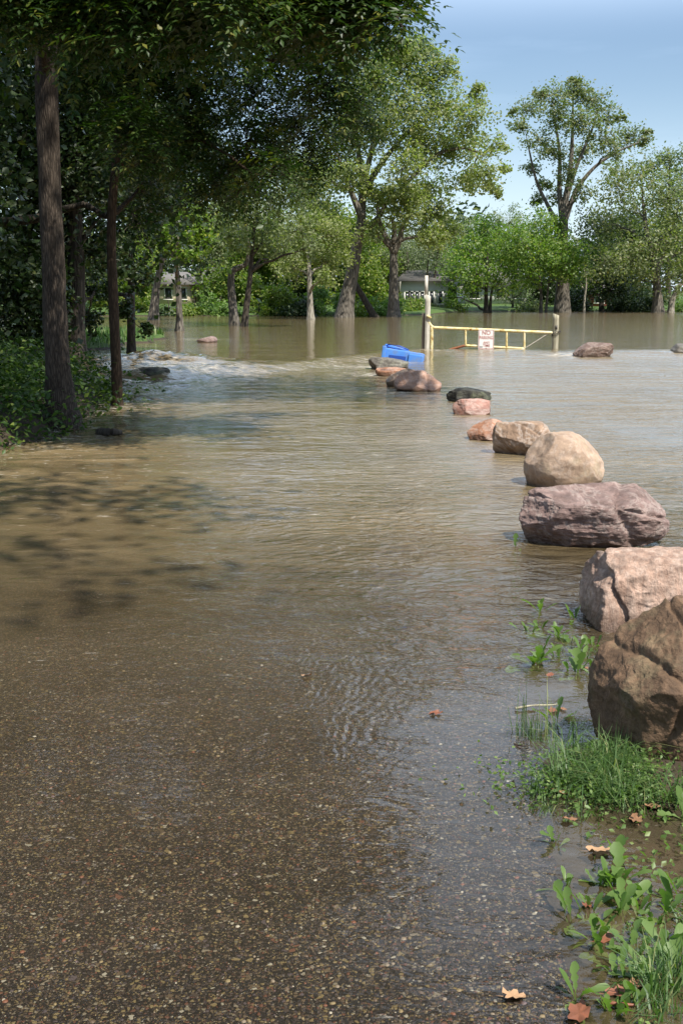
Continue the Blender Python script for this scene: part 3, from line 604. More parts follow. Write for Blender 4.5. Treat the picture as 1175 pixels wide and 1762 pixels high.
bar('brace', [A(736, 553), A(743, 563)], 0.04, M['yellow'], gate, k=5)
for px, a, b in ((800.5, 567, 594), (871, 570, 598), (901.5, 571, 600)):
    bar('upright', [A(px, a), A(px, b)], 0.032, M['yellow'], gate)
bar('wire_stay', [A(903, 599), A(943, 573.5)], 0.010, M['post_pale'], gate)
mb = MB()                                                     # chain on the latch end
for t in range(9):
    a = t / 8 * math.pi * 2; c_ = local(A(956, 574), gate) + np.array((0.11 * math.cos(a), 0.10 * math.sin(a) - 0.0, 0.06 * math.cos(a + 0.5)))
    aa = np.linspace(0, 6.283, 9); mb.tube(c_ + np.stack([0.045 * np.cos(aa) * -math.sin(a), 0.045 * np.cos(aa) * math.cos(a), 0.028 * np.sin(aa)], 1), 0.010, 5, False)
mb.build('chain', M['steel'], gate, True)

def post(label, px, pyt, w, d, mat, y, lean=0.0, cap=None, name='gate_post', zb=-0.6):
    t = PW(px, pyt, y); o = empty(name, (t[0], y, 0)); tag(o, label, 'post')
    mb = MB(); Hh = t[2] - zb; K = 14
    for q in range(1):
        zz = np.linspace(zb, t[2], K); V = []
        for z in zz:
            e_ = 0.006 * (RNG.random(8) - 0.5); x_ = lean * (z - zb)
            V += [(x_ - w / 2 + e_[0], -d / 2, z), (x_ + w / 2 + e_[1], -d / 2 + e_[4], z), (x_ + w / 2 + e_[2], d / 2, z), (x_ - w / 2 + e_[3], d / 2 + e_[5], z)]
        V = np.array(V); V[-4:, 2] += np.array((0.02, -0.03, -0.02, 0.03))
        i = np.arange(K - 1)[:, None] * 4; j = np.arange(4)[None]
        Qd = np.stack([i + j, i + (j + 1) % 4, i + 4 + (j + 1) % 4, i + 4 + j], -1).reshape(-1, 4)
        mb.add(V, Q=np.vstack([Qd, [[4 * K - 4, 4 * K - 3, 4 * K - 2, 4 * K - 1]]]))
    mb.build('timber', mat, o); return o
hp = post('tall pale timber post carrying the yellow gate hinges', 734.5, 508, 0.135, 0.13, M['post_pale'], YG + 0.03, 0.012)
mb = MB(); p_ = local(PW(734, 508, YG + 0.03), hp); q_ = local(PW(735, 474, YG + 0.03), hp)
mb.box(((p_[0] + q_[0]) / 2 - 0.02, 0.02, (p_[2] + q_[2]) / 2), (0.085, 0.07, q_[2] - p_[2])); mb.build('extension_board', M['post_pale'], hp)
mb = MB(); mb.box((0.05, -0.1, local(A(740, 545), hp)[2]), (0.14, 0.03, 0.06), roty(0.5)); mb.build('hinge_strap', M['yellow'], hp)
post('short dark leaning board beside the tall gate post', 727, 539, 0.085, 0.05, M['post_dark'], YG + 0.05, 0.02, name='board_post')
lp = post('short grey timber latch post at the far end of the gate', 956.5, 541, 0.15, 0.14, M['post_grey'], YG + 0.02, -0.005)
mb = MB(); mb.box((0, -0.085, local(A(956, 563), lp)[2]), (0.05, 0.02, 0.10)); mb.build('latch_plate', M['steel'], lp)

sc_ = A(835.5, 583.5)
sign = empty('no_parking_sign', (sc_[0], YG - 0.06, A(835.5, 601)[2])); tag(sign, 'white NO PARKING ANY TIME sign hung on the yellow gate', 'sign')
SW = (848.5 - 822.5) / FPX * YG * 1.015; SH = A(835, 566.5)[2] - A(835, 601)[2]
def rrect(w, h, r, k=5):
    pts = []
    for cx_, cz_, a0 in ((w / 2 - r, h / 2 - r, 0), (-w / 2 + r, h / 2 - r, 90), (-w / 2 + r, -h / 2 + r, 180), (w / 2 - r, -h / 2 + r, 270)):
        for q in range(k): a = R(a0 + 90 * q / (k - 1)); pts.append((cx_ + r * math.cos(a), cz_ + r * math.sin(a)))
    return np.array(pts)
def plate(pts, y0, y1):
    k = len(pts); V = np.vstack([np.column_stack([pts[:, 0], np.full(k, y), pts[:, 1]]) for y in (y0, y1)])
    bm = bmesh.new(); vs = [bm.verts.new(v) for v in V]
    bm.faces.new(vs[:k]); bm.faces.new(vs[k:][::-1])
    for q in range(k): bm.faces.new((vs[q], vs[k + q], vs[k + (q + 1) % k], vs[(q + 1) % k]))
    bmesh.ops.recalc_face_normals(bm, faces=bm.faces); return bm
def bm_obj(name, bm, mat, parent, smooth=False):
    me = bpy.data.meshes.new(name); bm.to_mesh(me); bm.free(); me.materials.append(mat)
    if smooth: me.polygons.foreach_set('use_smooth', [True] * len(me.polygons))
    return obj(name, me, parent)
o = bm_obj('panel', plate(rrect(SW, SH, 0.035), -0.004, 0.004), M['sign_white'], sign); o.location = (0, 0, SH / 2)
a_, b_ = rrect(SW - 0.022, SH - 0.022, 0.03), rrect(SW - 0.046, SH - 0.046, 0.022); k = len(a_)
V = np.vstack([np.column_stack([a_[:, 0], np.full(k, -0.0065), a_[:, 1]]), np.column_stack([b_[:, 0], np.full(k, -0.0065), b_[:, 1]])])
Qb = np.array([[q, (q + 1) % k, k + (q + 1) % k, k + q] for q in range(k)])
obj('border', mesh_np('border', V, [Qb], M['sign_red'], False), sign, (0, 0, SH / 2))
def text(word, size, x, z, mat, name='lettering', sx=1.0):
    cu = bpy.data.curves.new(name, 'FONT'); cu.body = word; cu.size = size; cu.align_x = 'CENTER'; cu.align_y = 'CENTER'; cu.offset = 0.0005
    t = bpy.data.objects.new(name, cu); COL.objects.link(t); bpy.context.view_layer.update()
    me = bpy.data.meshes.new_from_object(t.evaluated_get(bpy.context.evaluated_depsgraph_get())); COL.objects.unlink(t); bpy.data.objects.remove(t)
    me.materials.clear(); me.materials.append(mat); o = obj(name, me, sign, (x, -0.0085, z)); o.rotation_euler = (R(90), 0, 0); o.scale = (sx, 1, 1); return o
text('NO', 0.155, 0, SH * 0.82, M['sign_red'], sx=0.95)
text('PARKING', 0.125, 0, SH * 0.58, M['sign_red'], sx=0.70)
text('ANY', 0.10, 0.01, SH * 0.33, M['sign_red'], sx=0.9)
text('TIME', 0.10, 0.01, SH * 0.18, M['sign_red'], sx=0.9)
mb = MB(); mb.box((-SW * 0.32, -0.007, SH * 0.145), (0.085, 0.001, 0.010)); mb.box((-SW * 0.32, -0.007, SH * 0.095), (0.085, 0.001, 0.010)); mb.build('printed_mark', M['sign_ink'], sign)
for z in (0.93, 0.06):
    mb = MB(); mb.tube([(0, -0.010, SH * z), (0, 0.03, SH * z)], 0.012, 8); mb.build('bolt', M['steel'], sign, True)

# wheelie bin lying on its side, tipped towards the viewer
n = NT('blue_plastic'); f = n.noise(n.coord('Object'), 5, 5); c = n.mix(f, (0.06, 0.20, 0.60), (0.10, 0.29, 0.72)); c = n.mix(n.ramp(n.noise(n.coord('Object'), 3.2, 7, 0.7), [(0.50, 0.0), (0.66, 0.55)]), c, (0.20, 0.19, 0.17)); n.principled(c, 0.42, n.bump(f, 0.004), 0.45); M['blue'] = n.m
M['blue_dark'] = plain('shaded_blue_plastic', (0.02, 0.07, 0.33), 0.5, 0.15)  # darker copy of the bin blue, shade put into its colour
bp0 = G(695, 620, 0.03); YB = bp0[1] + 0.30
bin_ = empty('wheelie_bin', (bp0[0], YB, -0.02), 0.10); bin_.rotation_euler = (R(-5), R(6), R(-8)); bin_.scale = (1.02, 1.0, 0.80); tag(bin_, 'blue plastic wheelie bin tipped over and half afloat beside the gate post', 'bin')
def bevbox(name, c, d, mat, parent, bev=0.03, taper=None, rot=None):
    bm = bmesh.new(); bmesh.ops.create_cube(bm, size=1.0)
    for v in bm.verts:
        t = 1.0
        if taper: t = taper if v.co.x > 0 else 1.0
        v.co = Vector((v.co.x * d[0], v.co.y * d[1] * t, v.co.z * d[2] * t))
    bmesh.ops.bevel(bm, geom=bm.edges[:], offset=bev, segments=3, affect='EDGES', profile=0.6)
    o = bm_obj(name, bm, mat, parent, False); o.location = c
    if rot: o.rotation_euler = rot
    return o
bevbox('body', (0.02, 0, 0.10), (0.92, 0.56, 0.50), M['blue'], bin_, 0.05, 0.80)
bevbox('rim', (-0.46, 0, 0.12), (0.09, 0.64, 0.56), M['blue'], bin_, 0.025)
bevbox('lid', (-0.20, 0.12, 0.385), (0.56, 0.42, 0.085), M['blue'], bin_, 0.035, 0.92, (0, R(10), 0))
mb = MB(); mb.tube([(-0.42, -0.12, 0.40), (-0.40, -0.13, 0.455), (-0.12, -0.13, 0.445), (0.10, -0.12, 0.36)], 0.020, 8); mb.build('handle', M['blue_dark'], bin_, True)
bevbox('wheel_housing', (0.30, -0.22, 0.08), (0.36, 0.16, 0.34), M['blue'], bin_, 0.035, 0.9)
bevbox('recess_shade_panel', (-0.13, -0.283, 0.05), (0.40, 0.02, 0.20), M['blue_dark'], bin_, 0.008)  # thin raised panel; the recess shade is painted by its darker blue
for s_ in (-1, 1):
    mb = MB(); aa = np.linspace(0, 1, 3); mb.tube([(0.47, 0.20 * s_ + 0.03, 0.0), (0.47, 0.20 * s_ - 0.03, 0.0)], 0.09, 18); w_ = mb.build('wheel', M['sign_ink'], bin_)
    mb = MB(); mb.tube([(0.47, 0.20 * s_ + 0.04, 0.0), (0.47, 0.20 * s_ - 0.04, 0.0)], 0.035, 12); mb.build('hub', M['blue_dark'], w_)

# ------------------------------------------------------------------ trees
def leaves_np(C, size, asp=0.55, droop=0.35, up=0.8, rng=RNG, spread=0.5, outw=None):
    """two-triangle folded leaves at centres C"""
    N = len(C); th = rng.random(N) * 6.283
    d = np.stack([np.cos(th), np.sin(th), -droop + spread * rng.normal(size=N)], 1); d = unit(d)
    nn = unit(np.stack([0.7 * rng.normal(size=N), 0.7 * rng.normal(size=N), up + 0.4 * rng.normal(size=N)], 1))
    if outw is not None: nn = unit(nn * 0.75 + 0.8 * outw)
    sd = unit(np.cross(d, nn)); nn = np.cross(sd, d)
    s_ = (size * (0.65 + 0.7 * rng.random(N)))[:, None]
    b = C - d * s_ * 0.5; t = C + d * s_ * 0.5
    l = C + sd * s_ * asp * 0.5 + nn * s_ * 0.10 - d * s_ * 0.06; r = C - sd * s_ * asp * 0.5 + nn * s_ * 0.10 - d * s_ * 0.06
    V = np.stack([b, r, t, l], 1).reshape(-1, 3)
    q = np.arange(N)[:, None] * 4
    T = np.concatenate([q + np.array((0, 1, 2)), q + np.array((0, 2, 3))], 0)
    return V, T, np.repeat(rng.random(N), 4)
def pinnate_np(B, D, length, nl=7, rng=RNG, lsize=0.085, asp=0.34):
    """compound leaves: base B, direction D, nl pairs of leaflets and one at the tip"""
    N = len(B); D = unit(D); upv = np.tile(np.array((0, 0, 1.0)), (N, 1)) + 0.25 * rng.normal(size=(N, 3))
    sd = unit(np.cross(D, upv)); nn = np.cross(sd, D); Vs = []; L = length * (0.7 + 0.6 * rng.random(N))
    rn = rng.random(N); RN = []
    for q in range(2 * nl + 1):
        k = q // 2; sgn = 1 if q % 2 else -1; t = (k + 0.8) / nl if q < 2 * nl else 1.0
        p = B + D * (L * t)[:, None] - np.array((0, 0, 1.0)) * (0.35 * L * t * t)[:, None]
        if q < 2 * nl: dl = unit(D * 0.45 + sd * sgn + nn * 0.15 * rng.normal(size=(N, 1)) - np.array((0, 0, 0.30)))
        else: dl = unit(D - np.array((0, 0, 0.5)))
        s_ = (lsize * (0.8 + 0.4 * rng.random(N)) * (1 - 0.35 * abs(t - 0.5)))[:, None]
        wv = unit(np.cross(dl, nn)); w2 = np.cross(wv, dl)
        Vs.append(np.stack([p, p + dl * s_ * 0.45 - wv * s_ * asp * 0.5 + w2 * s_ * 0.06, p + dl * s_, p + dl * s_ * 0.45 + wv * s_ * asp * 0.5 + w2 * s_ * 0.06], 1)); RN.append(np.clip(rn + 0.15 * rng.normal(size=N), 0, 1))
    V = np.concatenate(Vs, 0).reshape(-1, 3); q = np.arange(len(V) // 4)[:, None] * 4
    return V, np.concatenate([q + np.array((0, 1, 2)), q + np.array((0, 2, 3))], 0), np.repeat(np.concatenate(RN), 4)
def bez(a, c, b, k): t = np.linspace(0, 1, k)[:, None]; return (1 - t) ** 2 * a + 2 * t * (1 - t) * c + t * t * b
def smooth_path(P, per=6):
    P = np.asarray(P, float)
    if len(P) < 3: return P[0] + (P[-1] - P[0]) * np.linspace(0, 1, per * 2)[:, None]
    t = np.arange(len(P)); tt = np.linspace(0, len(P) - 1, (len(P) - 1) * per + 1); out = []
    Pm = np.vstack([2 * P[0] - P[1], P, 2 * P[-1] - P[-2]])
    for u in tt:
        i = min(int(u), len(P) - 2); f = u - i; p0, p1, p2, p3 = Pm[i], Pm[i + 1], Pm[i + 2], Pm[i + 3]
        out.append(0.5 * ((2 * p1) + (-p0 + p2) * f + (2 * p0 - 5 * p1 + 4 * p2 - p3) * f * f + (-p0 + 3 * p1 - 3 * p2 + p3) * f ** 3))
    return np.array(out)
TREES = 'trees standing along and in the flooded river'
def tree(label, stems, clumps, leafm, barkm, leaf=0.16, per_tip=14, tips=26, kind='simple', group=TREES, name='tree', cat='tree', seed=0, sides=10, flare=0.5, density=1.0, asp=0.6, droop=0.4, detail=False, spread_leaf=0.25, lsub=None):
    """stems: list of (points, radius bottom, radius top), first is the trunk; clumps: (centre, radius)"""
    rs = np.random.default_rng(seed + 1000)
    base = np.array(stems[0][0][0], float); root = empty(name, tuple(base)); tag(root, label, cat, group)
    mb = MB(); nodes = []; nr = []
    for si, (pts, r0, r1) in enumerate(stems):
        P = smooth_path(pts, 8 if not detail else 40); K = len(P); t = np.linspace(0, 1, K); rad = r0 + (r1 - r0) * t ** 0.85
        if si == 0 or P[0, 2] < base[2] + 0.5: rad = rad * (1 + flare * np.exp(-np.linalg.norm(P - P[0], axis=1) / (2.2 * r0)))
        ns = sides if not detail else 36
        ang = np.arange(ns) / ns * 6.283
        jx = np.stack([np.repeat(np.cos(ang)[None], K, 0) * 2.2 + si * 9, np.repeat(np.sin(ang)[None], K, 0) * 2.2, np.repeat((np.linspace(0, 1, K) * np.linalg.norm(P[-1] - P[0]) * 0.7 / (r0 * 4))[:, None], ns, 1)], -1).reshape(-1, 3)
        jit = 1 + 0.13 * fbm(jx, 3, seed).reshape(K, ns)
        if detail: jit = jit + 0.05 * fbm(jx * np.array((3.6, 3.6, 2.2)), 3, seed + 3, ridged=True).reshape(K, ns)
        mb.tube(P - base, rad, ns, True, jit)
        for q in range(0, K, 2 if not detail else 6):
            if t[q] > 0.30 or si > 0: nodes.append(P[q]); nr.append(rad[q])
        nodes.append(P[-1]); nr.append(rad[-1])
    mb.build('trunk', barkm, root, True)
    br = MB(); L = []; OW = []; TW = []; DR = []
    axis = np.array(nodes)
    cl = [(np.array(c, float), r) for c, r in clumps]
    cl.sort(key=lambda c: np.min(np.linalg.norm(axis - c[0], axis=1)))
    rmed = float(np.median([c[1] for c in cl]))
    for c, r in cl:
        N_ = np.array(nodes); dv = c - N_; dist = np.linalg.norm(dv, axis=1)
        cost = dist + 0.9 * np.clip(N_[:, 2] - c[2] + 0.35 * dist, 0, None)
        q = int(np.argmin(cost)); a = N_[q]; D = dist[q]
        if D > 0.05:
            r0 = min(0.72 * nr[q], 0.020 * D + 0.03 + 0.02 * r); ctl = a + 0.5 * dv[q] + np.array((0, 0, 0.10 * D)) + 0.10 * D * rs.normal(size=3)
            K = 8; P = bez(a, ctl, c, K); P[1:-1] += 0.02 * D * rs.normal(size=(K - 2, 3))
            rad = r0 * (1 - 0.72 * np.linspace(0, 1, K)); br.tube(P - base, rad, 6, False)
            for u in range(2, K): nodes.append(P[u]); nr.append(rad[u])
        else: P = np.vstack([a, c]); rad = np.array([nr[q]] * 2)
        nt = max(4, int(tips * density * (0.75 + 0.5 * rs.random()) * min(2.0, (r / rmed) ** 1.7)))
        dr_ = unit(rs.normal(size=(nt, 3))); tp = c + dr_ * (1.32 * r * rs.random((nt, 1)) ** 0.5) * np.array((1.0, 1.0, 0.85))
        for u in range(nt):
            s0 = P[rs.integers(max(0, len(P) - 3), len(P))]; md = 0.5 * (s0 + tp[u]) + 0.08 * r * rs.normal(size=3)
            TW.append((s0, md, tp[u]))
            s1 = tp[u] - s0
            DR.append(s1)
        m = per_tip; sig = r * spread_leaf
        cc = np.repeat(tp, m, 0) + sig * rs.normal(size=(nt * m, 3)) * np.array((1, 1, 0.8))
        far_ = rs.random(nt * m) < 0.22; cc[far_] = c + rs.normal(size=(far_.sum(), 3)) * np.array((0.62, 0.62, 0.5)) * r
        L.append(cc); OW.append(unit(cc - c + np.array((0, 0, 0.3 * r)))) 
    tw0 = np.array([q[0] for q in TW]); tw1 = np.array([q[1] for q in TW]); tw2 = np.array([q[2] for q in TW])
    ra = 0.0045 * (1 + 6 * leaf); NT_ = len(tw0)                                   # twigs: triangular tubes, vectorised
    off = np.stack([np.array((math.cos(k * 2.094), math.sin(k * 2.094), 0.3 * (k - 1))) for k in range(3)])
    V = np.stack([tw0[:, None] + off * ra * 1.6, tw1[:, None] + off * ra, tw2[:, None] + off * ra * 0.4], 1).reshape(-1, 3) - base
    q = np.arange(NT_)[:, None, None] * 9; k = np.arange(3)
    Qt = np.concatenate([np.stack([s_ * 3 + k, s_ * 3 + (k + 1) % 3, s_ * 3 + 3 + (k + 1) % 3, s_ * 3 + 3 + k], -1) for s_ in (0, 1)])[None] + q
    br.add(V, Q=Qt.reshape(-1, 4)); br.build('branches', barkm, root, True)
    if kind == 'pinnate':
        tp = np.repeat(tw2, per_tip, 0); mdp = np.repeat(tw1, per_tip, 0); f = rs.random((len(tp), 1)); B = mdp + (tp - mdp) * f + 0.05 * rs.normal(size=tp.shape)
        Dd = unit(np.repeat(np.array(DR), per_tip, 0)) * 0.5 + rs.normal(size=tp.shape) * 0.7; Dd[:, 2] = Dd[:, 2] * 0.5 - 0.1
        V, T, rn = pinnate_np(B, Dd, leaf * 4.0, 5, rs, leaf, asp)
    else:
        V, T, rn = leaves_np(np.concatenate(L), leaf, asp, droop, up=0.35, rng=rs, outw=np.concatenate(OW))
    me = mesh_np('crown', V - base, [T], leafm, False, {'rnd': rn}); obj('crown', me, root)
    return root
def CP(Y, lst, dY=None, seed=0, k=1.0):
    """crown clumps from picture measurements, spread over the depth of the crown"""
    rs = np.random.default_rng(seed + 77); out = []
    for px, py, r in lst:
        y = Y + (rs.random() - 0.5) * (dY if dY is not None else 8); rr = k * r / FPX * Y * 1.05
        out.append((PW(px, py, y), rr))
    return out
def ST(Y, pts, z=None, bury=0.5):
    P = [PW(px, py, Y) for px, py in pts]
    if z is not None: P[0][2] = z - bury
    return np.array(P)

# --- the two big trees at the far shore
tree('huge cottonwood with thick leaning grey trunk and spreading crown', [
        (ST(74, [(592, 556), (598, 510), (608, 460), (616, 410), (622, 375), (624, 330), (634, 280), (650, 225), (668, 170)]), 0.50, 0.08),
        (ST(74, [(619, 392), (640, 385), (655, 368), (668, 345), (700, 322)]), 0.24, 0.10),
        (ST(73, [(622, 372), (608, 340), (596, 310), (580, 262)]), 0.24, 0.08),
        (ST(75, [(624, 335), (650, 290), (690, 240), (735, 200)]), 0.24, 0.07),
        (ST(74, [(625, 330), (618, 270), (612, 220), (620, 170)]), 0.22, 0.07),
        (ST(74.5, [(690, 325), (745, 270), (790, 255), (825, 262)]), 0.14, 0.06)],
     CP(74, [(700, 112, 40), (650, 125, 40), (742, 132, 32), (605, 165, 40), (690, 180, 45), (758, 180, 36), (640, 215, 42), (808, 208, 32), (720, 240, 42), (778, 255, 36), (848, 248, 22), (836, 295, 26), (800, 312, 26), (590, 235, 40), (560, 295, 36), (696, 292, 34), (742, 322, 28), (600, 300, 28), (530, 335, 32), (556, 372, 28), (820, 162, 16), (670, 92, 22), (728, 92, 24), (850, 325, 14), (755, 362, 20), (765, 110, 16), (868, 290, 8), (640, 330, 18), (520, 300, 30), (690, 90, 20)], 9, 1),
     M['cotton'], M['bark'], 0.21, 40, 30, seed=1, sides=16, flare=0.45)
tree('forked cottonwood standing upright beside the leaning giant', [
        (ST(75, [(677, 551), (677, 500), (677, 450), (675, 430), (662, 405), (652, 378), (650, 340)]), 0.36, 0.10),
        (ST(75, [(676, 436), (688, 410), (694, 385), (712, 360)]), 0.26, 0.09), (ST(75, [(677, 420), (678, 390), (672, 372)]), 0.20, 0.09)],
     CP(75, [(655, 345, 24), (700, 360, 30), (728, 385, 28), (690, 335, 24), (745, 410, 22), (640, 400, 16), (720, 345, 20), (770, 395, 20)], 6, 2),
     M['cotton'], M['bark'], 0.20, 34, 24, seed=2, sides=14)
o = tree('bare dark trunk leaning against the forked cottonwood', [(ST(75.5, [(648, 552), (632, 524), (618, 500), (606, 478)]), 0.24, 0.16)], CP(75.5, [(600, 468, 10)], 1, 3), M['cotton'], M['bark_dark'], 0.16, 8, 8, seed=3, flare=0.2)
# --- tall poplar
tree('tall many stemmed poplar with airy crown against the sky', [
        (ST(95, [(967, 544), (967, 500), (968, 450), (969, 400), (972, 350), (980, 300), (984, 240), (985, 180)]), 0.62, 0.07),
        (ST(95, [(968, 415), (955, 380), (940, 350), (922, 310), (908, 250)]), 0.26, 0.06),
        (ST(95, [(969, 400), (962, 330), (962, 260), (950, 190)]), 0.28, 0.06),
        (ST(95, [(971, 380), (990, 330), (1020, 290), (1060, 262), (1098, 245)]), 0.24, 0.05), (ST(96, [(972, 350), (990, 290), (1015, 230), (1030, 185)]), 0.2, 0.05)],
     CP(95, [(985, 158, 22), (948, 172, 24), (912, 185, 22), (893, 215, 15), (1018, 172, 22), (1046, 200, 20), (962, 205, 26), (1000, 212, 24), (922, 240, 20), (1036, 240, 20), (1082, 232, 20), (1108, 240, 12), (950, 262, 20), (1002, 262, 20), (980, 300, 20), (912, 290, 13), (935, 318, 14), (1060, 258, 16), (884, 190, 9), (1000, 330, 16), (1070, 205, 9), (990, 140, 10), (930, 160, 12), (960, 340, 14), (925, 345, 12), (1112, 225, 8)], 8, 4, 0.93),
     M['poplar'], M['bark'], 0.22, 24, 22, seed=4, sides=14, flare=0.3)
# --- bright green lower trees below the poplar
MAP = 'bright green maples on the far shore'
tree('bright green round maple rising behind the no parking sign', [(ST(93, [(836, 541), (836, 500), (838, 460), (838, 420)]), 0.20, 0.06), (ST(93, [(842, 541), (846, 500), (860, 460)]), 0.14, 0.05)],
     CP(93, [(838, 402, 30), (800, 428, 30), (872, 428, 30), (836, 445, 34), (788, 466, 26), (884, 468, 26), (852, 488, 22), (808, 494, 20), (778, 512, 12), (820, 470, 25), (862, 400, 20)], 7, 5), M['maple'], M['bark_dark'], 0.22, 36, 26, seed=5, group=MAP)
tree('bright green maple with twin slim trunks between gate and poplar', [(ST(94, [(930, 543), (930, 500), (926, 460), (922, 410)]), 0.15, 0.05), (ST(94, [(938, 543), (942, 500), (948, 450)]), 0.12, 0.05)],
     CP(93, [(920, 392, 28), (898, 418, 28), (948, 412, 26), (930, 446, 32), (905, 476, 24), (960, 458, 26), (880, 448, 22), (985, 436, 22), (985, 470, 20), (945, 385, 20)], 7, 6), M['maple'], M['bark'], 0.22, 36, 26, seed=6, group=MAP)
tree('slim young tree with pale stem just past the poplar trunk', [(ST(94, [(1004, 543), (1005, 515), (1008, 490), (1006, 460)]), 0.11, 0.04)],
     CP(95, [(1008, 455, 24), (1020, 480, 22), (996, 486, 18), (1018, 425, 24)], 5, 7), M['maple'], M['bark_pale'], 0.18, 18, 22, seed=7)
# --- right hand trees
tree('broad grey green tree with stout shaded trunk across the river', [(ST(93, [(1131, 543), (1130, 500), (1126, 450), (1112, 400), (1106, 350)]), 0.42, 0.12), (ST(93, [(1128, 470), (1150, 410), (1168, 350)]), 0.2, 0.07)],
     CP(93, [(1060, 322, 34), (1100, 300, 36), (1140, 338, 36), (1172, 372, 36), (1090, 365, 40), (1042, 388, 34), (1130, 415, 38), (1172, 432, 40), (1080, 445, 36), (1150, 480, 26), (1040, 452, 30), (1100, 480, 22), (1190, 470, 30), (1065, 290, 20)], 9, 8), M['poplar'], M['bark'], 0.23, 36, 28, seed=8, sides=12)
tree('dark dense tree crowding the bank under the grey green crown', [(ST(99, [(1034, 541), (1034, 490), (1030, 430)]), 0.22, 0.08)],
     CP(99, [(1022, 430, 32), (1052, 478, 30), (1012, 485, 24), (1074, 500, 26), (1025, 385, 28), (1100, 505, 22), (1000, 510, 16), (1050, 510, 20)], 6, 9), M['dark'], M['bark_dark'], 0.22, 32, 28, seed=9)
tree('slender tall tree with blue green crown at the frame edge', [(ST(118, [(1150, 535), (1148, 450), (1150, 350), (1152, 290)]), 0.3, 0.08)],
     CP(118, [(1150, 275, 22), (1172, 300, 24), (1138, 312, 18), (1160, 332, 24), (1190, 265, 26), (1185, 335, 24), (1150, 380, 24), (1135, 350, 16), (1120, 285, 14)], 7, 10), M['pale'], M['bark_dark'], 0.25, 34, 22, seed=10)
tree('pale leaning snag with peeling bark by the far bank', [(ST(94, [(1153, 543), (1155, 522), (1163, 500), (1176, 482), (1192, 455), (1205, 420)]), 0.26, 0.09), (ST(94, [(1163, 500), (1158, 494), (1152, 492)]), 0.1, 0.05)],
     CP(94, [(1205, 415, 24), (1185, 440, 18), (1195, 400, 25)], 4, 11), M['poplar'], M['bark_pale'], 0.18, 16, 20, seed=11)
# --- pale willows behind
WIL = 'silvery willows beyond the far shore'
tree('silvery willow behind the forked cottonwood', [(ST(104, [(706, 540), (704, 490), (700, 430)]), 0.3, 0.08)],
     CP(104, [(700, 425, 26), (688, 462, 26), (718, 455, 30), (735, 430, 30), (704, 478, 22), (750, 470, 22), (666, 470, 16), (680, 395, 22), (755, 440, 20), (660, 440, 18)], 6, 12), M['willow'], M['bark'], 0.24, 32, 26, seed=12, asp=0.3, droop=0.9, group=WIL)
tree('thin willow with crooked dark stems behind the tall gate post', [(ST(100, [(738, 540), (742, 505), (748, 475), (752, 440)]), 0.20, 0.06), (ST(100, [(741, 515), (755, 500), (764, 485)]), 0.12, 0.05), (ST(100, [(743, 500), (735, 470), (738, 440)]), 0.12, 0.05)],
     CP(100, [(752, 430, 26), (770, 460, 18), (735, 425, 20), (765, 410, 22), (745, 455, 16)], 6, 13), M['willow'], M['bark_dark'], 0.18, 14, 20, seed=13, asp=0.35, droop=0.7, group=WIL)
tree('far pale willow whose feathery top shows above the maples', [(ST(150, [(840, 530), (842, 450), (850, 400)]), 0.4, 0.1)],
     CP(150, [(862, 382, 20), (888, 378, 18), (838, 388, 20), (805, 392, 22), (775, 402, 22), (905, 400, 20), (860, 420, 30), (800, 430, 30), (760, 440, 22), (884, 362, 10)], 8, 14), M['willow'], M['bark'], 0.32, 30, 24, seed=14, asp=0.3, droop=-0.6, group=WIL)
tree('low silvery bush willow on the bank behind the sign', [(ST(103, [(880, 538), (882, 520), (880, 500)]), 0.14, 0.05)],
     CP(103, [(882, 500, 20), (868, 508, 14), (898, 506, 16), (884, 485, 16)], 4, 15), M['willow'], M['bark'], 0.18, 18, 22, seed=15, asp=0.35, group=WIL)
# --- middle distance on the left
tree('small yellow green locust with straight trunk in the shallows', [(ST(47, [(310, 575), (309, 540), (307, 490), (304, 450), (306, 405)]), 0.165, 0.06)],
     CP(47, [(312, 395, 30), (334, 378, 24), (288, 425, 22), (338, 415, 20), (298, 362, 22), (325, 440, 14), (350, 395, 12), (278, 395, 16)], 4, 16), M['bright'], M['bark'], 0.14, 34, 28, seed=16)
tree('grey trunk bent over at the top leaning to its neighbour', [(ST(58, [(404, 564), (401, 530), (398, 490), (400, 468), (412, 460), (424, 452), (428, 420), (420, 370)]), 0.235, 0.07)],
     CP(58, [(405, 410, 28), (380, 385, 28), (425, 360, 28), (375, 430, 22), (395, 340, 28)], 5, 17), M['pale'], M['bark'], 0.15, 30, 26, seed=17)
tree('dark slim walnut rising close beside the bent grey trunk', [(ST(54, [(420, 570), (424, 530), (430, 480), (434, 430), (440, 370), (452, 300)]), 0.165, 0.06), (ST(54, [(434, 440), (445, 425), (452, 415)]), 0.08, 0.04)],
     CP(54, [(442, 380, 34), (482, 368, 34), (412, 350, 34), (462, 318, 38), (502, 338, 32), (450, 420, 24), (512, 395, 30), (490, 435, 20), (400, 300, 36), (540, 425, 20), (520, 300, 34), (470, 260, 34)], 7, 18), M['pale'], M['bark_dark'], 0.15, 34, 30, seed=18)
tree('short pale trunk standing alone before the far shrubs', [(ST(69, [(535, 556), (534, 530), (533, 495), (531, 450), (530, 410)]), 0.22, 0.09)],
     CP(69, [(530, 435, 28), (562, 450, 26), (502, 458, 26), (542, 395, 32), (578, 405, 26), (500, 410, 26), (560, 478, 15), (590, 440, 20)], 6, 19), M['cotton'], M['bark_pale'], 0.17, 32, 28, seed=19)
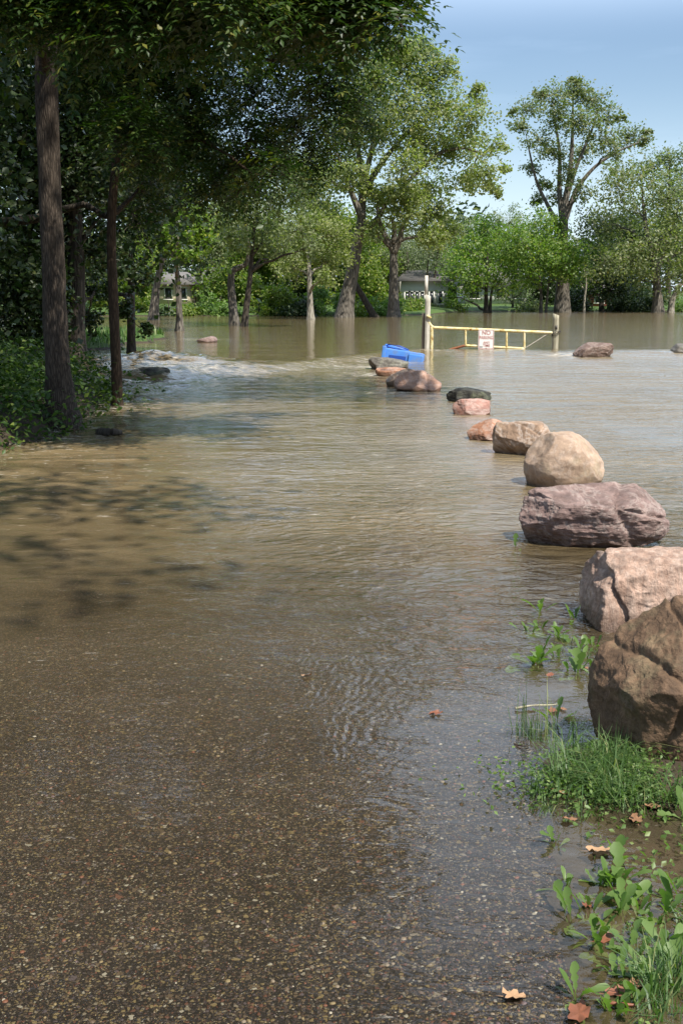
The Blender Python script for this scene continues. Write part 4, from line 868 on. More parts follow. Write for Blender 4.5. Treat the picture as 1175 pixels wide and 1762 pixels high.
tree('thick shaded trunk leaning over at the wooded far edge', [(ST(67, [(264, 558), (266, 525), (272, 480), (284, 430), (292, 390)]), 0.30, 0.10)],
     CP(67, [(282, 345, 36), (250, 395, 30), (302, 325, 32), (262, 300, 36), (320, 300, 34), (230, 350, 30), (345, 330, 30)], 6, 20), M['shrub'], M['bark'], 0.19, 32, 28, seed=20)
tree('straight dark trunk on the grassy point in the river', [(ST(30, [(227, 618), (226, 560), (226, 480), (225, 400), (222, 300), (222, 150)]), 0.115, 0.06)],
     CP(30, [(224, 300, 46), (262, 250, 50), (180, 320, 46), (244, 372, 34), (292, 290, 40), (215, 200, 55), (300, 210, 50), (160, 240, 50), (190, 395, 26), (340, 250, 40), (280, 340, 30), (203, 455, 26), (240, 470, 22), (213, 535, 16), (252, 570, 11), (185, 500, 20)], 5, 21), M['dark'], M['bark_dark'], 0.13, 36, 30, seed=21)
tree('thick black ivy clad trunk behind the nearest bank trees', [(ST(26.5, [(130, 628), (130, 560), (132, 470), (128, 350), (126, 150), (126, -100)]), 0.24, 0.12), (ST(26.5, [(129, 440), (150, 400), (185, 360)]), 0.06, 0.03)],
     CP(26.5, [(120, 250, 80), (50, 300, 75), (170, 170, 70), (60, 150, 80), (20, 420, 60), (150, 420, 40), (120, 60, 80), (200, 40, 80), (20, 30, 80), (90, 400, 50), (160, 500, 20), (60, 480, 40), (170, 300, 50), (60, 520, 46), (30, 560, 40), (95, 555, 28), (150, 555, 22), (20, 480, 45)], 5, 22), M['dark'], M['bark_dark'], 0.12, 46, 34, seed=22)

# --- the near bank trees
T1STEM = (ST(13.8, [(112, 745), (105, 690), (98, 600), (92, 450), (84, 250), (78, 0), (76, -250), (80, -700), (90, -1200)]), 0.15, 0.10)
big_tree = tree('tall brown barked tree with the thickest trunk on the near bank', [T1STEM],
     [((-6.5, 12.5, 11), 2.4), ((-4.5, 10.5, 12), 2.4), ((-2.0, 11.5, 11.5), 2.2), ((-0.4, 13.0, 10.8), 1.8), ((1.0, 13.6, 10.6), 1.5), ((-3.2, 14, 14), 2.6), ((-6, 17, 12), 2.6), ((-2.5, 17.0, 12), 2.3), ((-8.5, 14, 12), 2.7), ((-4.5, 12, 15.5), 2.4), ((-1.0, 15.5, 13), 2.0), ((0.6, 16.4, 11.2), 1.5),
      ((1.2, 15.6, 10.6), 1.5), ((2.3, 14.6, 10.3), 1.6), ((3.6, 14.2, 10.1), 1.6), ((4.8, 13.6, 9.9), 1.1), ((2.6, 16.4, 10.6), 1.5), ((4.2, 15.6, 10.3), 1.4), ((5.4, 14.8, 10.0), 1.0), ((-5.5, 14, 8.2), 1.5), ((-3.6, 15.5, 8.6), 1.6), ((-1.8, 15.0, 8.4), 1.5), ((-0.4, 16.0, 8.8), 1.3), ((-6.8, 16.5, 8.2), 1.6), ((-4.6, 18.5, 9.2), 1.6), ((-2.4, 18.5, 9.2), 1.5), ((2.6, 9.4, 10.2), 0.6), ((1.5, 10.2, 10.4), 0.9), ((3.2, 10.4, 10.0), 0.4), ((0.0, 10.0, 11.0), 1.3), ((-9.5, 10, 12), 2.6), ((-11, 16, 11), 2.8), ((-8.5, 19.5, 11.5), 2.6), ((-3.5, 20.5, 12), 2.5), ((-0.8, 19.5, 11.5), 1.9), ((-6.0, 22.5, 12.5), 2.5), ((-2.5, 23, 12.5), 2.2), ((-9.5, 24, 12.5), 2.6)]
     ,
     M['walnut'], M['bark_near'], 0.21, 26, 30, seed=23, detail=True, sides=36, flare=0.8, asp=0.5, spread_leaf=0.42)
spray = tree('x', [T1STEM], CP(11.5, [(60, -70, 70), (160, -60, 75), (270, -50, 75), (370, -60, 75), (460, -45, 65), (545, -50, 60), (610, -40, 45), (640, 5, 26), (672, 22, 16), (690, 45, 10), (600, 20, 26), (200, 20, 45), (330, 20, 40), (20, -20, 60), (655, -30, 30), (130, 40, 40), (450, 20, 36), (545, 15, 30)], 1.6, 23),
     M['walnut'], M['bark_near'], 0.105, 5, 34, kind='pinnate', seed=29, sides=8, asp=0.40)
for ch in list(spray.children):
    if ch.name.startswith('trunk'): bpy.data.objects.remove(ch)
    else:
        ch.parent = big_tree
        if ch.name.startswith('crown'): ch.name = 'hanging_leaves'
bpy.data.objects.remove(spray)
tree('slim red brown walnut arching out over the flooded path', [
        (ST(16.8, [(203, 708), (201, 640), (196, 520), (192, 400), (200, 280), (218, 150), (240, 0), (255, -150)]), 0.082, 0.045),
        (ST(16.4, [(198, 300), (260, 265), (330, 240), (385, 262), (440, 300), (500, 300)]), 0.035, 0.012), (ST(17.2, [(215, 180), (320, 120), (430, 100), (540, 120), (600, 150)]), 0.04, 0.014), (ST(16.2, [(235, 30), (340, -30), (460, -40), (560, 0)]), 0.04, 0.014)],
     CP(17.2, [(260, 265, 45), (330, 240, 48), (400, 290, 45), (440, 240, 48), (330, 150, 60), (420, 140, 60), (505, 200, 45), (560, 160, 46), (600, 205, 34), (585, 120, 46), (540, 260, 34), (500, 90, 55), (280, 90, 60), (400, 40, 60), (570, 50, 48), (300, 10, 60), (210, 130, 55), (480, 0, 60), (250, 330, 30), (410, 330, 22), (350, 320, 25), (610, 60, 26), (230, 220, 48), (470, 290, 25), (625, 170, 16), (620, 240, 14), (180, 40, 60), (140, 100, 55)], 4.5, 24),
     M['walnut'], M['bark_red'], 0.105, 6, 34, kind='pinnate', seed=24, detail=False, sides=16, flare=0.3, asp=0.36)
# crown overhead behind the viewer: trunk stands on the bank outside the picture
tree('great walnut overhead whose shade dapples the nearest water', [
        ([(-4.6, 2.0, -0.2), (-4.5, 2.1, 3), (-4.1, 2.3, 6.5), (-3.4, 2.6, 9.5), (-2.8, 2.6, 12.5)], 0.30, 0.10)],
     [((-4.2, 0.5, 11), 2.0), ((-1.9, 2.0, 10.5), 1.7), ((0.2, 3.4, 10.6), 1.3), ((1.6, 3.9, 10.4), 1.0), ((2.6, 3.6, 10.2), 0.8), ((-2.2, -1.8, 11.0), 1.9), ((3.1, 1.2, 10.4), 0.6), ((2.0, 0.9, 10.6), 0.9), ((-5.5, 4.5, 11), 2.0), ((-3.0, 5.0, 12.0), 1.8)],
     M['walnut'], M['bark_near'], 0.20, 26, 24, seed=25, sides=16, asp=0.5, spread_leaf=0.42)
# woods filling the shaded side
WOOD = 'woodland trees massed behind the near bank'
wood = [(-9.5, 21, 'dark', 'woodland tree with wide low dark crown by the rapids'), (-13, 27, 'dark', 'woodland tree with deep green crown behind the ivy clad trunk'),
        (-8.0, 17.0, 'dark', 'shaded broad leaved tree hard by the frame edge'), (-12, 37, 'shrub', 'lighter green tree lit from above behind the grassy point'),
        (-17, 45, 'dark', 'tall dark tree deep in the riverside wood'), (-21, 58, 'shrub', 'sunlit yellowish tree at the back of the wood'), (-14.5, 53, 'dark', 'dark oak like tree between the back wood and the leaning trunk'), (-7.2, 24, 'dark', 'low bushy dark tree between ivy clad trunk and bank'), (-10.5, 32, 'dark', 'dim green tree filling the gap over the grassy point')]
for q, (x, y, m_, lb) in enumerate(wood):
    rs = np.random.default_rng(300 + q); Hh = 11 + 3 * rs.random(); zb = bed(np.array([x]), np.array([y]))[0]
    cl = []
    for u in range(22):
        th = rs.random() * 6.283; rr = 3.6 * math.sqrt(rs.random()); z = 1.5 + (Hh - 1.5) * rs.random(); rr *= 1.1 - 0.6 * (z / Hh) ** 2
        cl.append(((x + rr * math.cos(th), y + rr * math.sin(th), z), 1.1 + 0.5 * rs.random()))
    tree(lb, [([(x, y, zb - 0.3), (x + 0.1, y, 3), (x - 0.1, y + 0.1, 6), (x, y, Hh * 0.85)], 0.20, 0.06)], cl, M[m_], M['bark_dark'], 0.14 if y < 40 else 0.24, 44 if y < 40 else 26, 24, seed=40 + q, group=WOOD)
BACK = 'trees closing the view behind the far shore'
back = [(190, 92, 400, 60, 'shrub', 'yellow green tree closing the gap beside the ivy clad trunk'), (235, 108, 330, 60, 'dark', 'dark tree looming behind the thick leaning trunk'), (345, 112, 340, 60, 'dark', 'dark spruce like tree near the cream house'),
        (400, 96, 380, 56, 'shrub', 'olive tree behind the bent grey trunk'), (470, 95, 370, 60, 'shrub', 'yellow olive tree behind the slim dark walnut'), (540, 102, 340, 65, 'dark', 'deep green tree behind the short pale trunk'),
        (600, 98, 360, 60, 'shrub', 'green tree filling in behind the huge cottonwood trunk'), (648, 108, 370, 36, 'pale', 'pale green tree between the two cottonwoods'), (1085, 112, 370, 55, 'dark', 'dark tree at the back of the far bank'),
        (800, 126, 430, 45, 'dark', 'dark tree shading the white house'), (960, 114, 430, 50, 'dark', 'dark tree behind the poplar trunk')]
for q, (px, Y, top, hw, m_, lb) in enumerate(back):
    rs = np.random.default_rng(400 + q); cl = []
    for u in range(20):
        py = top + 15 + (505 - top) * rs.random() ** 0.9; f_ = 1.0 - 0.5 * max(0, (top + 60 - py) / 60)
        cl.append((px + (rs.random() * 2 - 1) * hw * f_, py, 20 + 10 * rs.random()))
    tree(lb, [(ST(Y, [(px, 538), (px + 3, 480), (px - 2, 430), (px, top + 30)]), 0.26, 0.07)], CP(Y, cl, 8, 60 + q), M[m_], M['bark_dark'], 0.26, 28, 24, seed=60 + q, group=BACK)

# --- shrubs on the shores
SHR = 'shrubs growing along the far waterline'
shr = [(165, 80, 470, 40, 'shrub', 'lime green shrub low beside the ivy clad trunk'), (225, 80, 500, 32, 'shrub', 'shaded green shrub behind the grassy point'), (290, 80, 528, 25, 'dark', 'dark low bush below the cream house'),
       (335, 80, 524, 26, 'shrub', 'yellowish bush right of the locust trunk'), (378, 80, 505, 28, 'weed', 'leafy mid green bush by the bent grey trunk'), (445, 80, 470, 34, 'shrub', 'sunny yellow shrub behind the slim walnut trunk'),
       (490, 80, 480, 32, 'shrub', 'tall olive shrub before the dark back trees'), (515, 79, 520, 20, 'dark', 'small dark bush against the short pale trunk'), (560, 80, 490, 32, 'weed', 'fresh green shrub between pale trunk and cottonwood'),
       (655, 80, 510, 26, 'weed', 'round green bush behind the bare leaning trunk'), (705, 86, 515, 16, 'shrub', 'small green bush by the forked cottonwood base'), (775, 99, 522, 20, 'shrub', 'lime bush below the bright round maple'),
       (910, 99, 515, 18, 'pale', 'dull green bush behind the twin slim trunks'), (990, 99, 505, 20, 'dark', 'dark bush at the poplar foot'), (1065, 99, 515, 25, 'dark', 'low dark bush on the far muddy edge'), (1110, 97, 510, 18, 'dark', 'black green bush beside the stout shaded trunk'), (1185, 97, 515, 25, 'weed', 'fresh green bush behind the pale snag'),
       (630, 79, 525, 14, 'shrub', 'little bush right behind the cottonwood base'), (730, 100, 520, 14, 'shrub', 'little yellow bush at the willow stems')]
for q, (px, Y, top, hw, m_, lb) in enumerate(shr):
    rs = np.random.default_rng(500 + q); cl = []; nb_ = 9
    for u in range(nb_):
        py = top + 8 + (548 - top - 8) * rs.random() * (1 if Y < 90 else 0.8); cl.append((px + (rs.random() * 2 - 1) * hw, py, 9 + 6 * rs.random()))
    b0 = PW(px, 545, Y); b0[2] = bed(b0[:1], b0[1:2])[0] - 0.1
    tree(lb, [(np.array([b0, b0 + (0.05, 0, 0.5), b0 + (0, 0.05, 1.0)]), 0.06, 0.03)], CP(Y, cl, 3, 80 + q), M[m_], M['bark_dark'], 0.19, 18, 20, seed=80 + q, group=SHR, name='shrub', cat='shrub', sides=6)

# far woods beyond everything: reads as one mass
rs = np.random.default_rng(5); N = 20000
fxx = -95 + 190 * rs.random(N); Yf = 150 + 25 * rs.random(N); hh = 8 + 3 * vnoise(np.stack([fxx * 0.12, 0 * fxx, 0 * fxx], 1), 3) + 1.6 * vnoise(np.stack([fxx * 0.5, Yf * 0.3, 0 * fxx], 1), 6)
C_ = np.stack([fxx, Yf, LV + 1.2 + hh * rs.random(N) ** 0.7], 1); V, T, rn = leaves_np(C_, 1.0, 0.7, 0.3, rng=rs)
tag(obj('far_woods', mesh_np('far_woods', V, [T], M['dark'], False, {'rnd': rn})), 'low band of distant woods', None, None, 'stuff')

# ------------------------------------------------------------------ far houses
M['cream'] = plain('cream_siding', (0.62, 0.52, 0.38), 0.8, 0.08, 1.5); M['white'] = plain('white_siding', (0.62, 0.61, 0.56), 0.8, 0.06, 1.5)
M['roofg'] = plain('grey_shingle', (0.16, 0.15, 0.14), 0.9, 0.3, 3); M['glass'] = plain('dark_glass', (0.03, 0.035, 0.04), 0.15, 0.3, 1, 0.6); M['brick'] = plain('red_brick', (0.30, 0.10, 0.07), 0.9, 0.25, 5)
def house(label, px0, px1, Y, pyt, pyb, wallm, wins, roofh=2.0, dpt=8, winsz=(0.9, 1.3)):
    a, b = PW(px0, pyb, Y), PW(px1, pyb, Y); t = PW(px0, pyt, Y); cx_ = (a[0] + b[0]) / 2; W = b[0] - a[0]; zb = bed(np.array([cx_]), np.array([Y]))[0] - 0.2; Hh = t[2] - zb
    h = empty('house', (cx_, Y, zb)); tag(h, label, 'house', 'houses behind the far trees')
    mb = MB(); mb.box((0, dpt / 2, Hh / 2), (W, dpt, Hh)); mb.build('wall', wallm, h)
    mb = MB(); x, d = W / 2 + 0.5, dpt / 2 + 0.5
    V = [(-x, -0.5, Hh + 0.02), (x, -0.5, Hh + 0.02), (x, dpt + 0.5, Hh + 0.02), (-x, dpt + 0.5, Hh + 0.02), (-x + 1.2, dpt / 2, Hh + roofh), (x - 1.2, dpt / 2, Hh + roofh)]
    mb.add(V, T=[[3, 0, 4], [1, 2, 5]], Q=[[0, 1, 5, 4], [2, 3, 4, 5], [3, 2, 1, 0]]); mb.build('roof', M['roofg'], h)
    for (px, py) in wins:
        c = local(PW(px, py, Y), h); mb = MB(); w, hh_ = winsz
        for bx_ in ((0, 0, hh_ / 2, w + 0.2, 0.1), (0, 0, -hh_ / 2, w + 0.2, 0.1), (-w / 2, 0, 0, 0.1, hh_ - 0.11), (w / 2, 0, 0, 0.1, hh_ - 0.11)):
            mb.box((c[0] + bx_[0], -0.04, c[2] + bx_[2]), (bx_[3], 0.06, bx_[4]))
        wo_ = mb.build('window', M['white'], h); mb = MB(); mb.box((c[0], -0.02, c[2]), (w - 0.12, 0.02, hh_ - 0.12)); mb.build('pane', M['glass'], wo_)
    return h
house('white house with a row of tall windows behind the willows', 690, 770, 99, 484, 530, M['white'], [(700, 513), (708, 513), (717, 513), (726, 513), (742, 512), (757, 512)], 1.0, 9, (0.40, 1.1))
house('low cream building glimpsed past the locust trunk', 258, 328, 97, 490, 530, M['cream'], [(290, 505), (315, 505)], 1.1, 8, (0.6, 1.0))
house('small cream outbuilding beside the dark spruce like tree', 338, 385, 100, 488, 530, M['cream'], [(352, 505), (362, 505)], 1.4, 7, (0.6, 0.8))
house('long white bungalow behind the bright round maple', 800, 905, 112, 492, 532, M['white'], [(815, 505), (862, 505), (890, 505)], 2.2, 9, (1.0, 1.0))
house('red brick shed low on the shaded far bank', 1010, 1050, 106, 505, 532, M['brick'], [(1030, 516)], 1.3, 5, (0.8, 0.6))

# ------------------------------------------------------------------ near bank undergrowth
rs = np.random.default_rng(91); N = 2600
ux = -7.5 + 5.0 * rs.random(N); uy = 10.5 + 10.5 * rs.random(N); ok = bank(ux, uy) > 0.12; ux, uy = ux[ok], uy[ok]
uz = bed(ux, uy); Cs, tw = [], MB()
for x, y, z in zip(ux, uy, uz):
    hgt = (0.14 + 0.55 * rs.random() ** 2) * (0.8 if y < 14 else 1.1); m = int(6 + 16 * hgt)
    t = rs.random(m) ** 0.7; lean = 0.35 * rs.normal(size=2); sp_ = 0.05 + 0.13 * (1 - t)
    Cs.append(np.stack([x + lean[0] * t * hgt + sp_ * rs.normal(size=m), y + lean[1] * t * hgt + sp_ * rs.normal(size=m), z + 0.03 + t * hgt], 1))
V, T, rn = leaves_np(np.concatenate(Cs), 0.075, 0.55, 0.2, rng=rs)
tag(obj('undergrowth', mesh_np('undergrowth', V, [T], M['under'], False, {'rnd': rn})), 'tangled leafy undergrowth covering the near bank', None, None, 'stuff')
# grass on the point and at the bank
def blades(X, Y, Z, hgt, w, rs, lean=0.5):
    N = len(X); th = rs.random(N) * 6.283; d = np.stack([np.cos(th), np.sin(th), 0 * th], 1); sd = np.stack([-np.sin(th), np.cos(th), 0 * th], 1)
    H_ = (hgt * (0.45 + 0.8 * rs.random(N)))[:, None]; ln = (lean * rs.random(N))[:, None]; b = np.stack([X, Y, Z], 1); up = np.array((0, 0, 1.0))
    m1 = b + up * H_ * 0.55 + d * H_ * ln * 0.35; tp = b + up * H_ * (1 - 0.35 * ln) + d * H_ * ln * 1.1; w_ = w * (0.6 + 0.8 * rs.random(N))[:, None]
    V = np.stack([b - sd * w_, b + sd * w_, m1 + sd * w_ * 0.8, m1 - sd * w_ * 0.8, tp], 1).reshape(-1, 3); q = np.arange(N)[:, None] * 5
    return V, [np.concatenate([q + np.array((3, 2, 4))]), np.concatenate([q + np.array((0, 1, 2, 3))])], np.repeat(rs.random(N), 5)
N = 9000; X = -14 + 9.5 * rs.random(N); Y = 28 + 15 * rs.random(N); Z = bed(X, Y); ok = Z > LV + 0.02
V, F, rn = blades(X[ok], Y[ok], Z[ok], 0.28, 0.02, rs); tag(obj('grass', mesh_np('grass', V, F, M['grass'], False, {'rnd': rn})), 'bright grass on the point beyond the rapids', None, None, 'stuff')

# ------------------------------------------------------------------ small plants, grass tuft and leaves by the boulders
def leaf_blade(L, w, curl, lobed, seed, twist=0.0):
    """one toothed spoon-shaped leaf from the origin along +x, arching up"""
    rs = np.random.default_rng(seed); K = 11; t = np.linspace(0, 1, K)
    wd = w * (0.12 + 0.88 * np.clip((t - 0.25) / 0.5, 0, 1) ** 0.8) * np.sqrt(np.clip(1 - ((t - 0.72) / 0.30).clip(0, 1) ** 2.2, 0.02, 1))
    if lobed: wd = wd * (1 - 0.5 * (np.arange(K) % 2) * (t > 0.2) * (t < 0.9))
    ang = curl[0] + (curl[1] - curl[0]) * t; dx = np.cos(ang) * L / (K - 1); dz = np.sin(ang) * L / (K - 1)
    cx_, cz_ = np.concatenate([[0], np.cumsum(dx)[:-1]]), np.concatenate([[0], np.cumsum(dz)[:-1]])
    tw = twist * t; wob = 0.06 * w * rs.normal(size=K)
    c = np.stack([cx_, wob, cz_], 1); nz = np.stack([-np.sin(ang), 0 * ang, np.cos(ang)], 1)
    l = c + np.stack([0 * t, wd * np.cos(tw), wd * np.sin(tw)], 1) + nz * (wd * 0.28)[:, None]; r = c + np.stack([0 * t, -wd * np.cos(tw), -wd * np.sin(tw)], 1) + nz * (wd * 0.28)[:, None]
    V = np.stack([l, c, r], 1).reshape(-1, 3); Qs = []
    for k in range(K - 1):
        a = 3 * k; Qs += [[a, a + 1, a + 4, a + 3], [a + 1, a + 2, a + 5, a + 4]]
    return V, np.array(Qs)
LEAFS = []
for q in range(10):
    V, Qs = leaf_blade(1.0, 0.115 + 0.025 * (q % 3), ((1.35, 0.9), (1.1, 0.3), (1.45, 1.2), (0.8, -0.2), (0.35, 0.0))[q % 5], q % 3 != 0, q, (0.3, -0.4, 0.0)[q % 3])
    LEAFS.append(mesh_np('leaf', V, [Qs], M['weed'], True, {'rnd': np.full(len(V), 0.25 + 0.07 * q)}))
def rosette(px, py, nl, L, label, group, z=None, flat=0.3):
    b = G(px, py, -0.005); z_ = bed(b[:1], b[1:2])[0] if z is None else z
    root = empty('dandelion_plant', (b[0], b[1], max(z_, -0.03)), random.random() * 6.28); tag(root, label, 'plant', group)
    nl += 2
    for q in range(nl):
        o = bpy.data.objects.new('leaf', LEAFS[random.randrange(10)]); COL.objects.link(o); o.parent = root
        s_ = 0.80 * L * (0.6 + 0.7 * random.random()); o.scale = (s_, s_, s_); o.rotation_euler = (random.uniform(-0.25, 0.25), random.uniform(-0.2, 0.5) * flat, q / nl * 6.28 + random.uniform(-0.5, 0.5))
        o.location = (random.uniform(-0.012, 0.012), random.uniform(-0.012, 0.012), 0)
    return root
GA = 'toothed weeds half drowned at the path edge'
ros = [(960, 1450, 4, .10, 'small two leaved weed alone at the path edge below the grass tuft'), (1004, 1410, 3, .07, 'tiny weed just under the grass tuft'), (1056, 1480, 5, .12, 'upright weed standing clear in muddy water below the tuft'),
       (1046, 1520, 4, .12, 'weed with pale curled leaves beside two upright ones'), (1073, 1520, 4, .13, 'tall weed with paired spoon leaves in mid water'), (972, 1524, 3, .09, 'weed with leaves floating flat on the dark water'),
       (983, 1576, 5, .12, 'weed spreading long leaves toward the bare asphalt'), (1018, 1566, 4, .12, 'single upright toothed weed over a red drowned leaf'), (1075, 1562, 5, .13, 'weed with a long curved stalk leaf'),
       (1022, 1618, 7, .11, 'bushy weed clump beside a brown drowned leaf'), (1049, 1606, 4, .10, 'weed with rounded leaves near the bushy clump'), (992, 1714, 6, .12, 'fresh pale weed above the crumpled brown leaf'), (1072, 1686, 5, .10, 'weed with drooping leaves near the lower grass'),
       (1100, 1570, 4, .10, 'weed lying flat pointing away from the path'), (1151, 1530, 6, .11, 'weed among grass stems near the frame edge'), (1172, 1556, 4, .12, 'weed with a stiff upright leaf at the frame edge'), (1154, 1640, 8, .12, 'lush weed clump in the lower grass'),
       (1052, 1740, 6, .10, 'low weed beside the crumpled brown leaf'), (1097, 1722, 6, .10, 'broad leaved weed at the lower frame edge'), (1140, 1700, 6, .10, 'weed mixed with dead twigs in the corner'), (1172, 1410, 4, .12, 'large leaved weed in front of the brown boulder'), (1172, 1690, 6, .11, 'dark weed in the corner shade'),
       (1120, 1590, 5, .10, 'mid size weed between the stalk leaf and the lush clump'), (1098, 1640, 6, .10, 'weed growing through the lower grass blades'), (1060, 1660, 5, .09, 'weed over a sunken twig')]
for (px, py, nl, L, lb) in ros: rosette(px, py, nl, L, lb, GA)
GB = 'weeds half drowned before the pink boulder'
ros2 = [(899, 1082, 2, .12, 'thin weed standing farthest out from the pink boulder'), (931, 1052, 4, .14, 'weed tuft farthest up the edge near the pink boulder'), (959, 1094, 8, .17, 'biggest bright weed before the pink boulder'), (911, 1088, 3, .10, 'small weed left of the biggest bright weed'), (924, 1142, 9, .16, 'bushy weed fanning out over the open water'),
        (992, 1160, 6, .15, 'tall narrow weed close under the brown boulder'), (987, 1065, 3, .15, 'single stalked weed touching the pink boulder'), (996, 1122, 5, .12, 'weed in the murky gap between the two big boulders'), (952, 1246, 4, .14, 'weed behind the grass tuft with a red leaf beside it'), (885, 943, 3, .14, 'sprig by the purple boulder corner'), (1090, 934, 3, .16, 'sprig growing at the purple boulder front'), (833, 754, 5, .22, 'green sprig at the foot of the rust orange boulder'), (1022, 1110, 5, .08, 'fine small weed in the gap beside the brown boulder')]
for (px, py, nl, L, lb) in ros2: rosette(px, py, nl, L, lb, GB)
random.seed(5)
for q in range(16):
    rosette(1000 + 175 * random.random(), 1500 + 250 * random.random(), random.randint(2, 5), random.uniform(.07, .11), 'small toothed weed in the dense patch filling the lower verge', 'small weeds of the dense verge patch')
for q in range(8):
    rosette(905 + 120 * random.random(), 1050 + 110 * random.random(), random.randint(2, 4), random.uniform(.07, .12), 'small weed in the loose patch before the pink boulder', 'small weeds of the loose patch')
def tuft(label, cx_, cy_, sx_, sy_, N, hgt, w, seed, name='grass', lean=0.8):
    rs = np.random.default_rng(seed); nc_ = max(5, N // 60); cen = np.clip(rs.normal(size=(nc_, 2)), -1.35, 1.35) * np.array((sx_, sy_)) * 1.05; ch = 0.30 + 1.0 * rs.random(nc_) ** 1.5
    ci = rs.integers(0, nc_, N); P = cen[ci] + rs.normal(size=(N, 2)) * np.array((0.026, 0.020)) + np.array((cx_, cy_)); Z = np.maximum(bed(P[:, 0], P[:, 1]), -0.03)
    h_ = hgt * ch[ci] * (0.5 + 0.8 * rs.random(N))
    V, F, rn = blades(P[:, 0], P[:, 1], Z - 0.005, h_, w, rs, lean)
    return tag(obj(name, mesh_np(name, V, F, M['grass'], False, {'rnd': rn})), label, None, None, 'stuff')
g0 = G(1035, 1352, 0.02); tuft('thick grass tuft growing from the mud before the brown boulder', g0[0], g0[1] + 0.06, 0.150, 0.13, 1900, 0.14, 0.0018, 1, lean=1.7)
g1 = G(1130, 1660, 0); tuft('sparse grass clump among the weeds in the lower corner', g1[0], g1[1], 0.10, 0.14, 500, 0.13, 0.0022, 2, lean=1.1)
g2 = G(1015, 1120, 0); tuft('wispy grass in the gap between pink and brown boulders', g2[0], g2[1], 0.07, 0.10, 200, 0.10, 0.0016, 3)
g3 = G(950, 1265, 0); tuft('few thin grass stems standing in water behind the tuft', g3[0], g3[1], 0.07, 0.06, 90, 0.17, 0.0016, 4, lean=0.5)
# low creeping leaves through the tuft and the verge
rs = np.random.default_rng(17); N = 1500; P = rs.normal(size=(N, 2)) * np.array((0.17, 0.10)) + np.array((g0[0], g0[1] + 0.02))
V, T, rn = leaves_np(np.column_stack([P, np.maximum(bed(P[:, 0], P[:, 1]), 0) + 0.005 + 0.05 * rs.random(N)]), 0.017, 0.6, 0.1, rng=rs)
P = np.stack([1.35 - 0.75 * rs.random(900), 2.3 + 1.1 * rs.random(900)], 1); P = P[P[:, 0] > path_edge(P[:, 1]) + 0.12]
V2, T2, rn2 = leaves_np(np.column_stack([P, np.maximum(bed(P[:, 0], P[:, 1]), -0.008) + 0.002 + 0.02 * rs.random(len(P))]), 0.022, 0.6, 0.0, rng=rs)
tag(obj('ground_cover', mesh_np('ground_cover', np.vstack([V, V2]), [np.vstack([T, T2 + len(V)])], M['weed'], False, {'rnd': np.concatenate([rn, rn2])})), 'tiny creeping leaves on the wet verge', None, None, 'stuff')

# fallen leaves and sticks
M['dead'] = plain('dead_leaf', (0.25, 0.13, 0.07), 0.7, 0.4, 25); M['dead_dark'] = plain('wet_dead_leaf', (0.20, 0.075, 0.04), 0.5, 0.4, 25); M['dead_pale'] = plain('pale_dead_leaf', (0.38, 0.23, 0.125), 0.7, 0.3, 25)
def fallen(px, py, L, mat, label, ang, seed, z=0.004):
    rs = np.random.default_rng(seed); b = G(px, py, 0.0); k = 18; a = np.linspace(0, 6.283, k, endpoint=False)
    r = L * 0.5 * (0.62 + 0.38 * np.abs(np.cos(a * 2.5)) ** 0.6 + 0.08 * rs.normal(size=k)); x, y = r * np.cos(a), 0.62 * r * np.sin(a)
    zz = 0.25 * L * (np.abs(y) / L) + 0.10 * L * rs.normal(size=k) * 0.5 + 0.12 * L * (x / L) ** 2 * 2
    V = np.vstack([np.column_stack([x, y, zz]), np.column_stack([x * 0.5, y * 0.5, zz * 0.3 + 0.02 * L * rs.normal(size=k)]), [[0, 0, 0]], [[-L * 0.8, 0.02 * L, 0.03 * L]], [[-L * 0.45, 0.02 * L, 0]], [[-L * 0.45, -0.02 * L, 0]]])
    Qs = [[q, (q + 1) % k, k + (q + 1) % k, k + q] for q in range(k)]; Ts = [[k + q, k + (q + 1) % k, 2 * k] for q in range(k)] + [[2 * k + 1, 2 * k + 3, 2 * k + 2]]
    zb = max(bed(b[:1], b[1:2])[0], 0) + z
    o = obj('fallen_leaf', mesh_np('fallen_leaf', V, [np.array(Ts), np.array(Qs)], mat, True), None, (b[0], b[1], zb)); o.rotation_euler = (0.1 * rs.normal(), 0.1 * rs.normal(), ang)
    return tag(o, label, 'leaf', 'fallen leaves in the shallows')
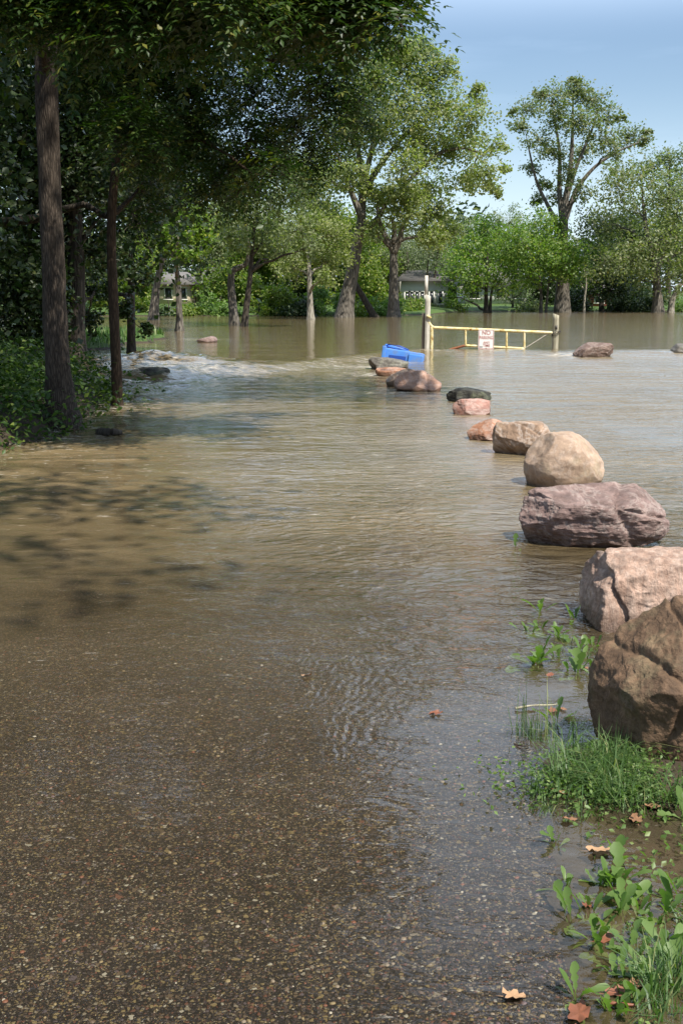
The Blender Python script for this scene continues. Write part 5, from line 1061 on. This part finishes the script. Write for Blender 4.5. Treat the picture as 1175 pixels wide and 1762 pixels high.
for q, a in enumerate([(884, 1716, .062, 'dead_pale', 'pale curled leaf lying on the asphalt edge', 0.3), (995, 1746, .085, 'dead_dark', 'crumpled brown leaf at the bottom beside a weed', 1.2), (750, 1229, .055, 'dead_dark', 'dark red brown leaf afloat in open water', 0.1), (527, 1164, .05, 'dead_pale', 'small orange leaf drifting among the ripples', 0.5),
                       (951, 1225, .055, 'dead_dark', 'curled dark leaf near the floating stick', 0.9), (968, 1222, .04, 'dead', 'small red leaf behind the grass tuft', 2.0), (953, 1358, .07, 'dead', 'crumpled tan leaf at the edge of the grass tuft', 0.7), (968, 1366, .06, 'dead_pale', 'orange leaf beside the crumpled tan one', 2.4),
                       (980, 1412, .05, 'dead', 'flat brown leaf beside the tiny weed', 0.2), (1094, 1412, .07, 'dead', 'long brown leaf sticking up under the tuft', 1.5), (1120, 1390, .055, 'dead', 'brown leaf by the brown boulder foot', 0.0), (1030, 1466, .08, 'dead_pale', 'sunken pale leaf among upright weeds', 0.2), (1040, 1616, .06, 'dead_dark', 'brown drowned leaf by the bushy weed', 0.4), (1092, 1698, .06, 'dead', 'brown leaf between lower weeds', 0.8), (1003, 1152, .05, 'dead', 'tan leaf beneath the tall narrow weed', 0.3), (946, 1163, .045, 'dead_dark', 'dark leaf under the bushy fanning weed', 0.9), (1010, 1560, .05, 'dead_dark', 'red leaf under the single upright weed', 1.4), (1062, 1712, .07, 'dead_dark', 'long dark leaf across the lower weeds', 0.1)]):
    fallen(a[0], a[1], a[2], M[a[3]], a[4], a[5], 600 + q)
def stick(label, pts, r, mat, name='stick'):
    P = smooth_path([G(x, y, z) for x, y, z in pts], 6); root = P[0].copy(); mb = MB(); jit = 1 + 0.15 * RNG.normal(size=(len(P), 7)) * 0.5
    mb.tube(P - root, np.linspace(r, r * 0.5, len(P)), 7, True, jit); o = mb.build(name, mat, None, True); o.location = root
    return tag(o, label, 'stick')
stick('pale bare stick floating behind the grass tuft', [(886, 1219, 0.008), (915, 1214, 0.012), (948, 1213, 0.01), (966, 1210, 0.012)], 0.005, M['post_grey'])
stick('thin dark twig in the water by the tuft', [(884, 1280, 0.004), (896, 1283, 0.006), (908, 1284, 0.004)], 0.004, M['bark_dark'])
stick('sunken brown twig across the lower weeds', [(1034, 1724, 0.004), (1060, 1727, 0.008), (1096, 1730, 0.004)], 0.006, M['dead_dark'])
stick('dark driftwood chunk nosing out of the near bank', [(172, 745, 0.02), (190, 743, 0.05), (208, 744, 0.03)], 0.06, M['bark_dark'], 'driftwood')
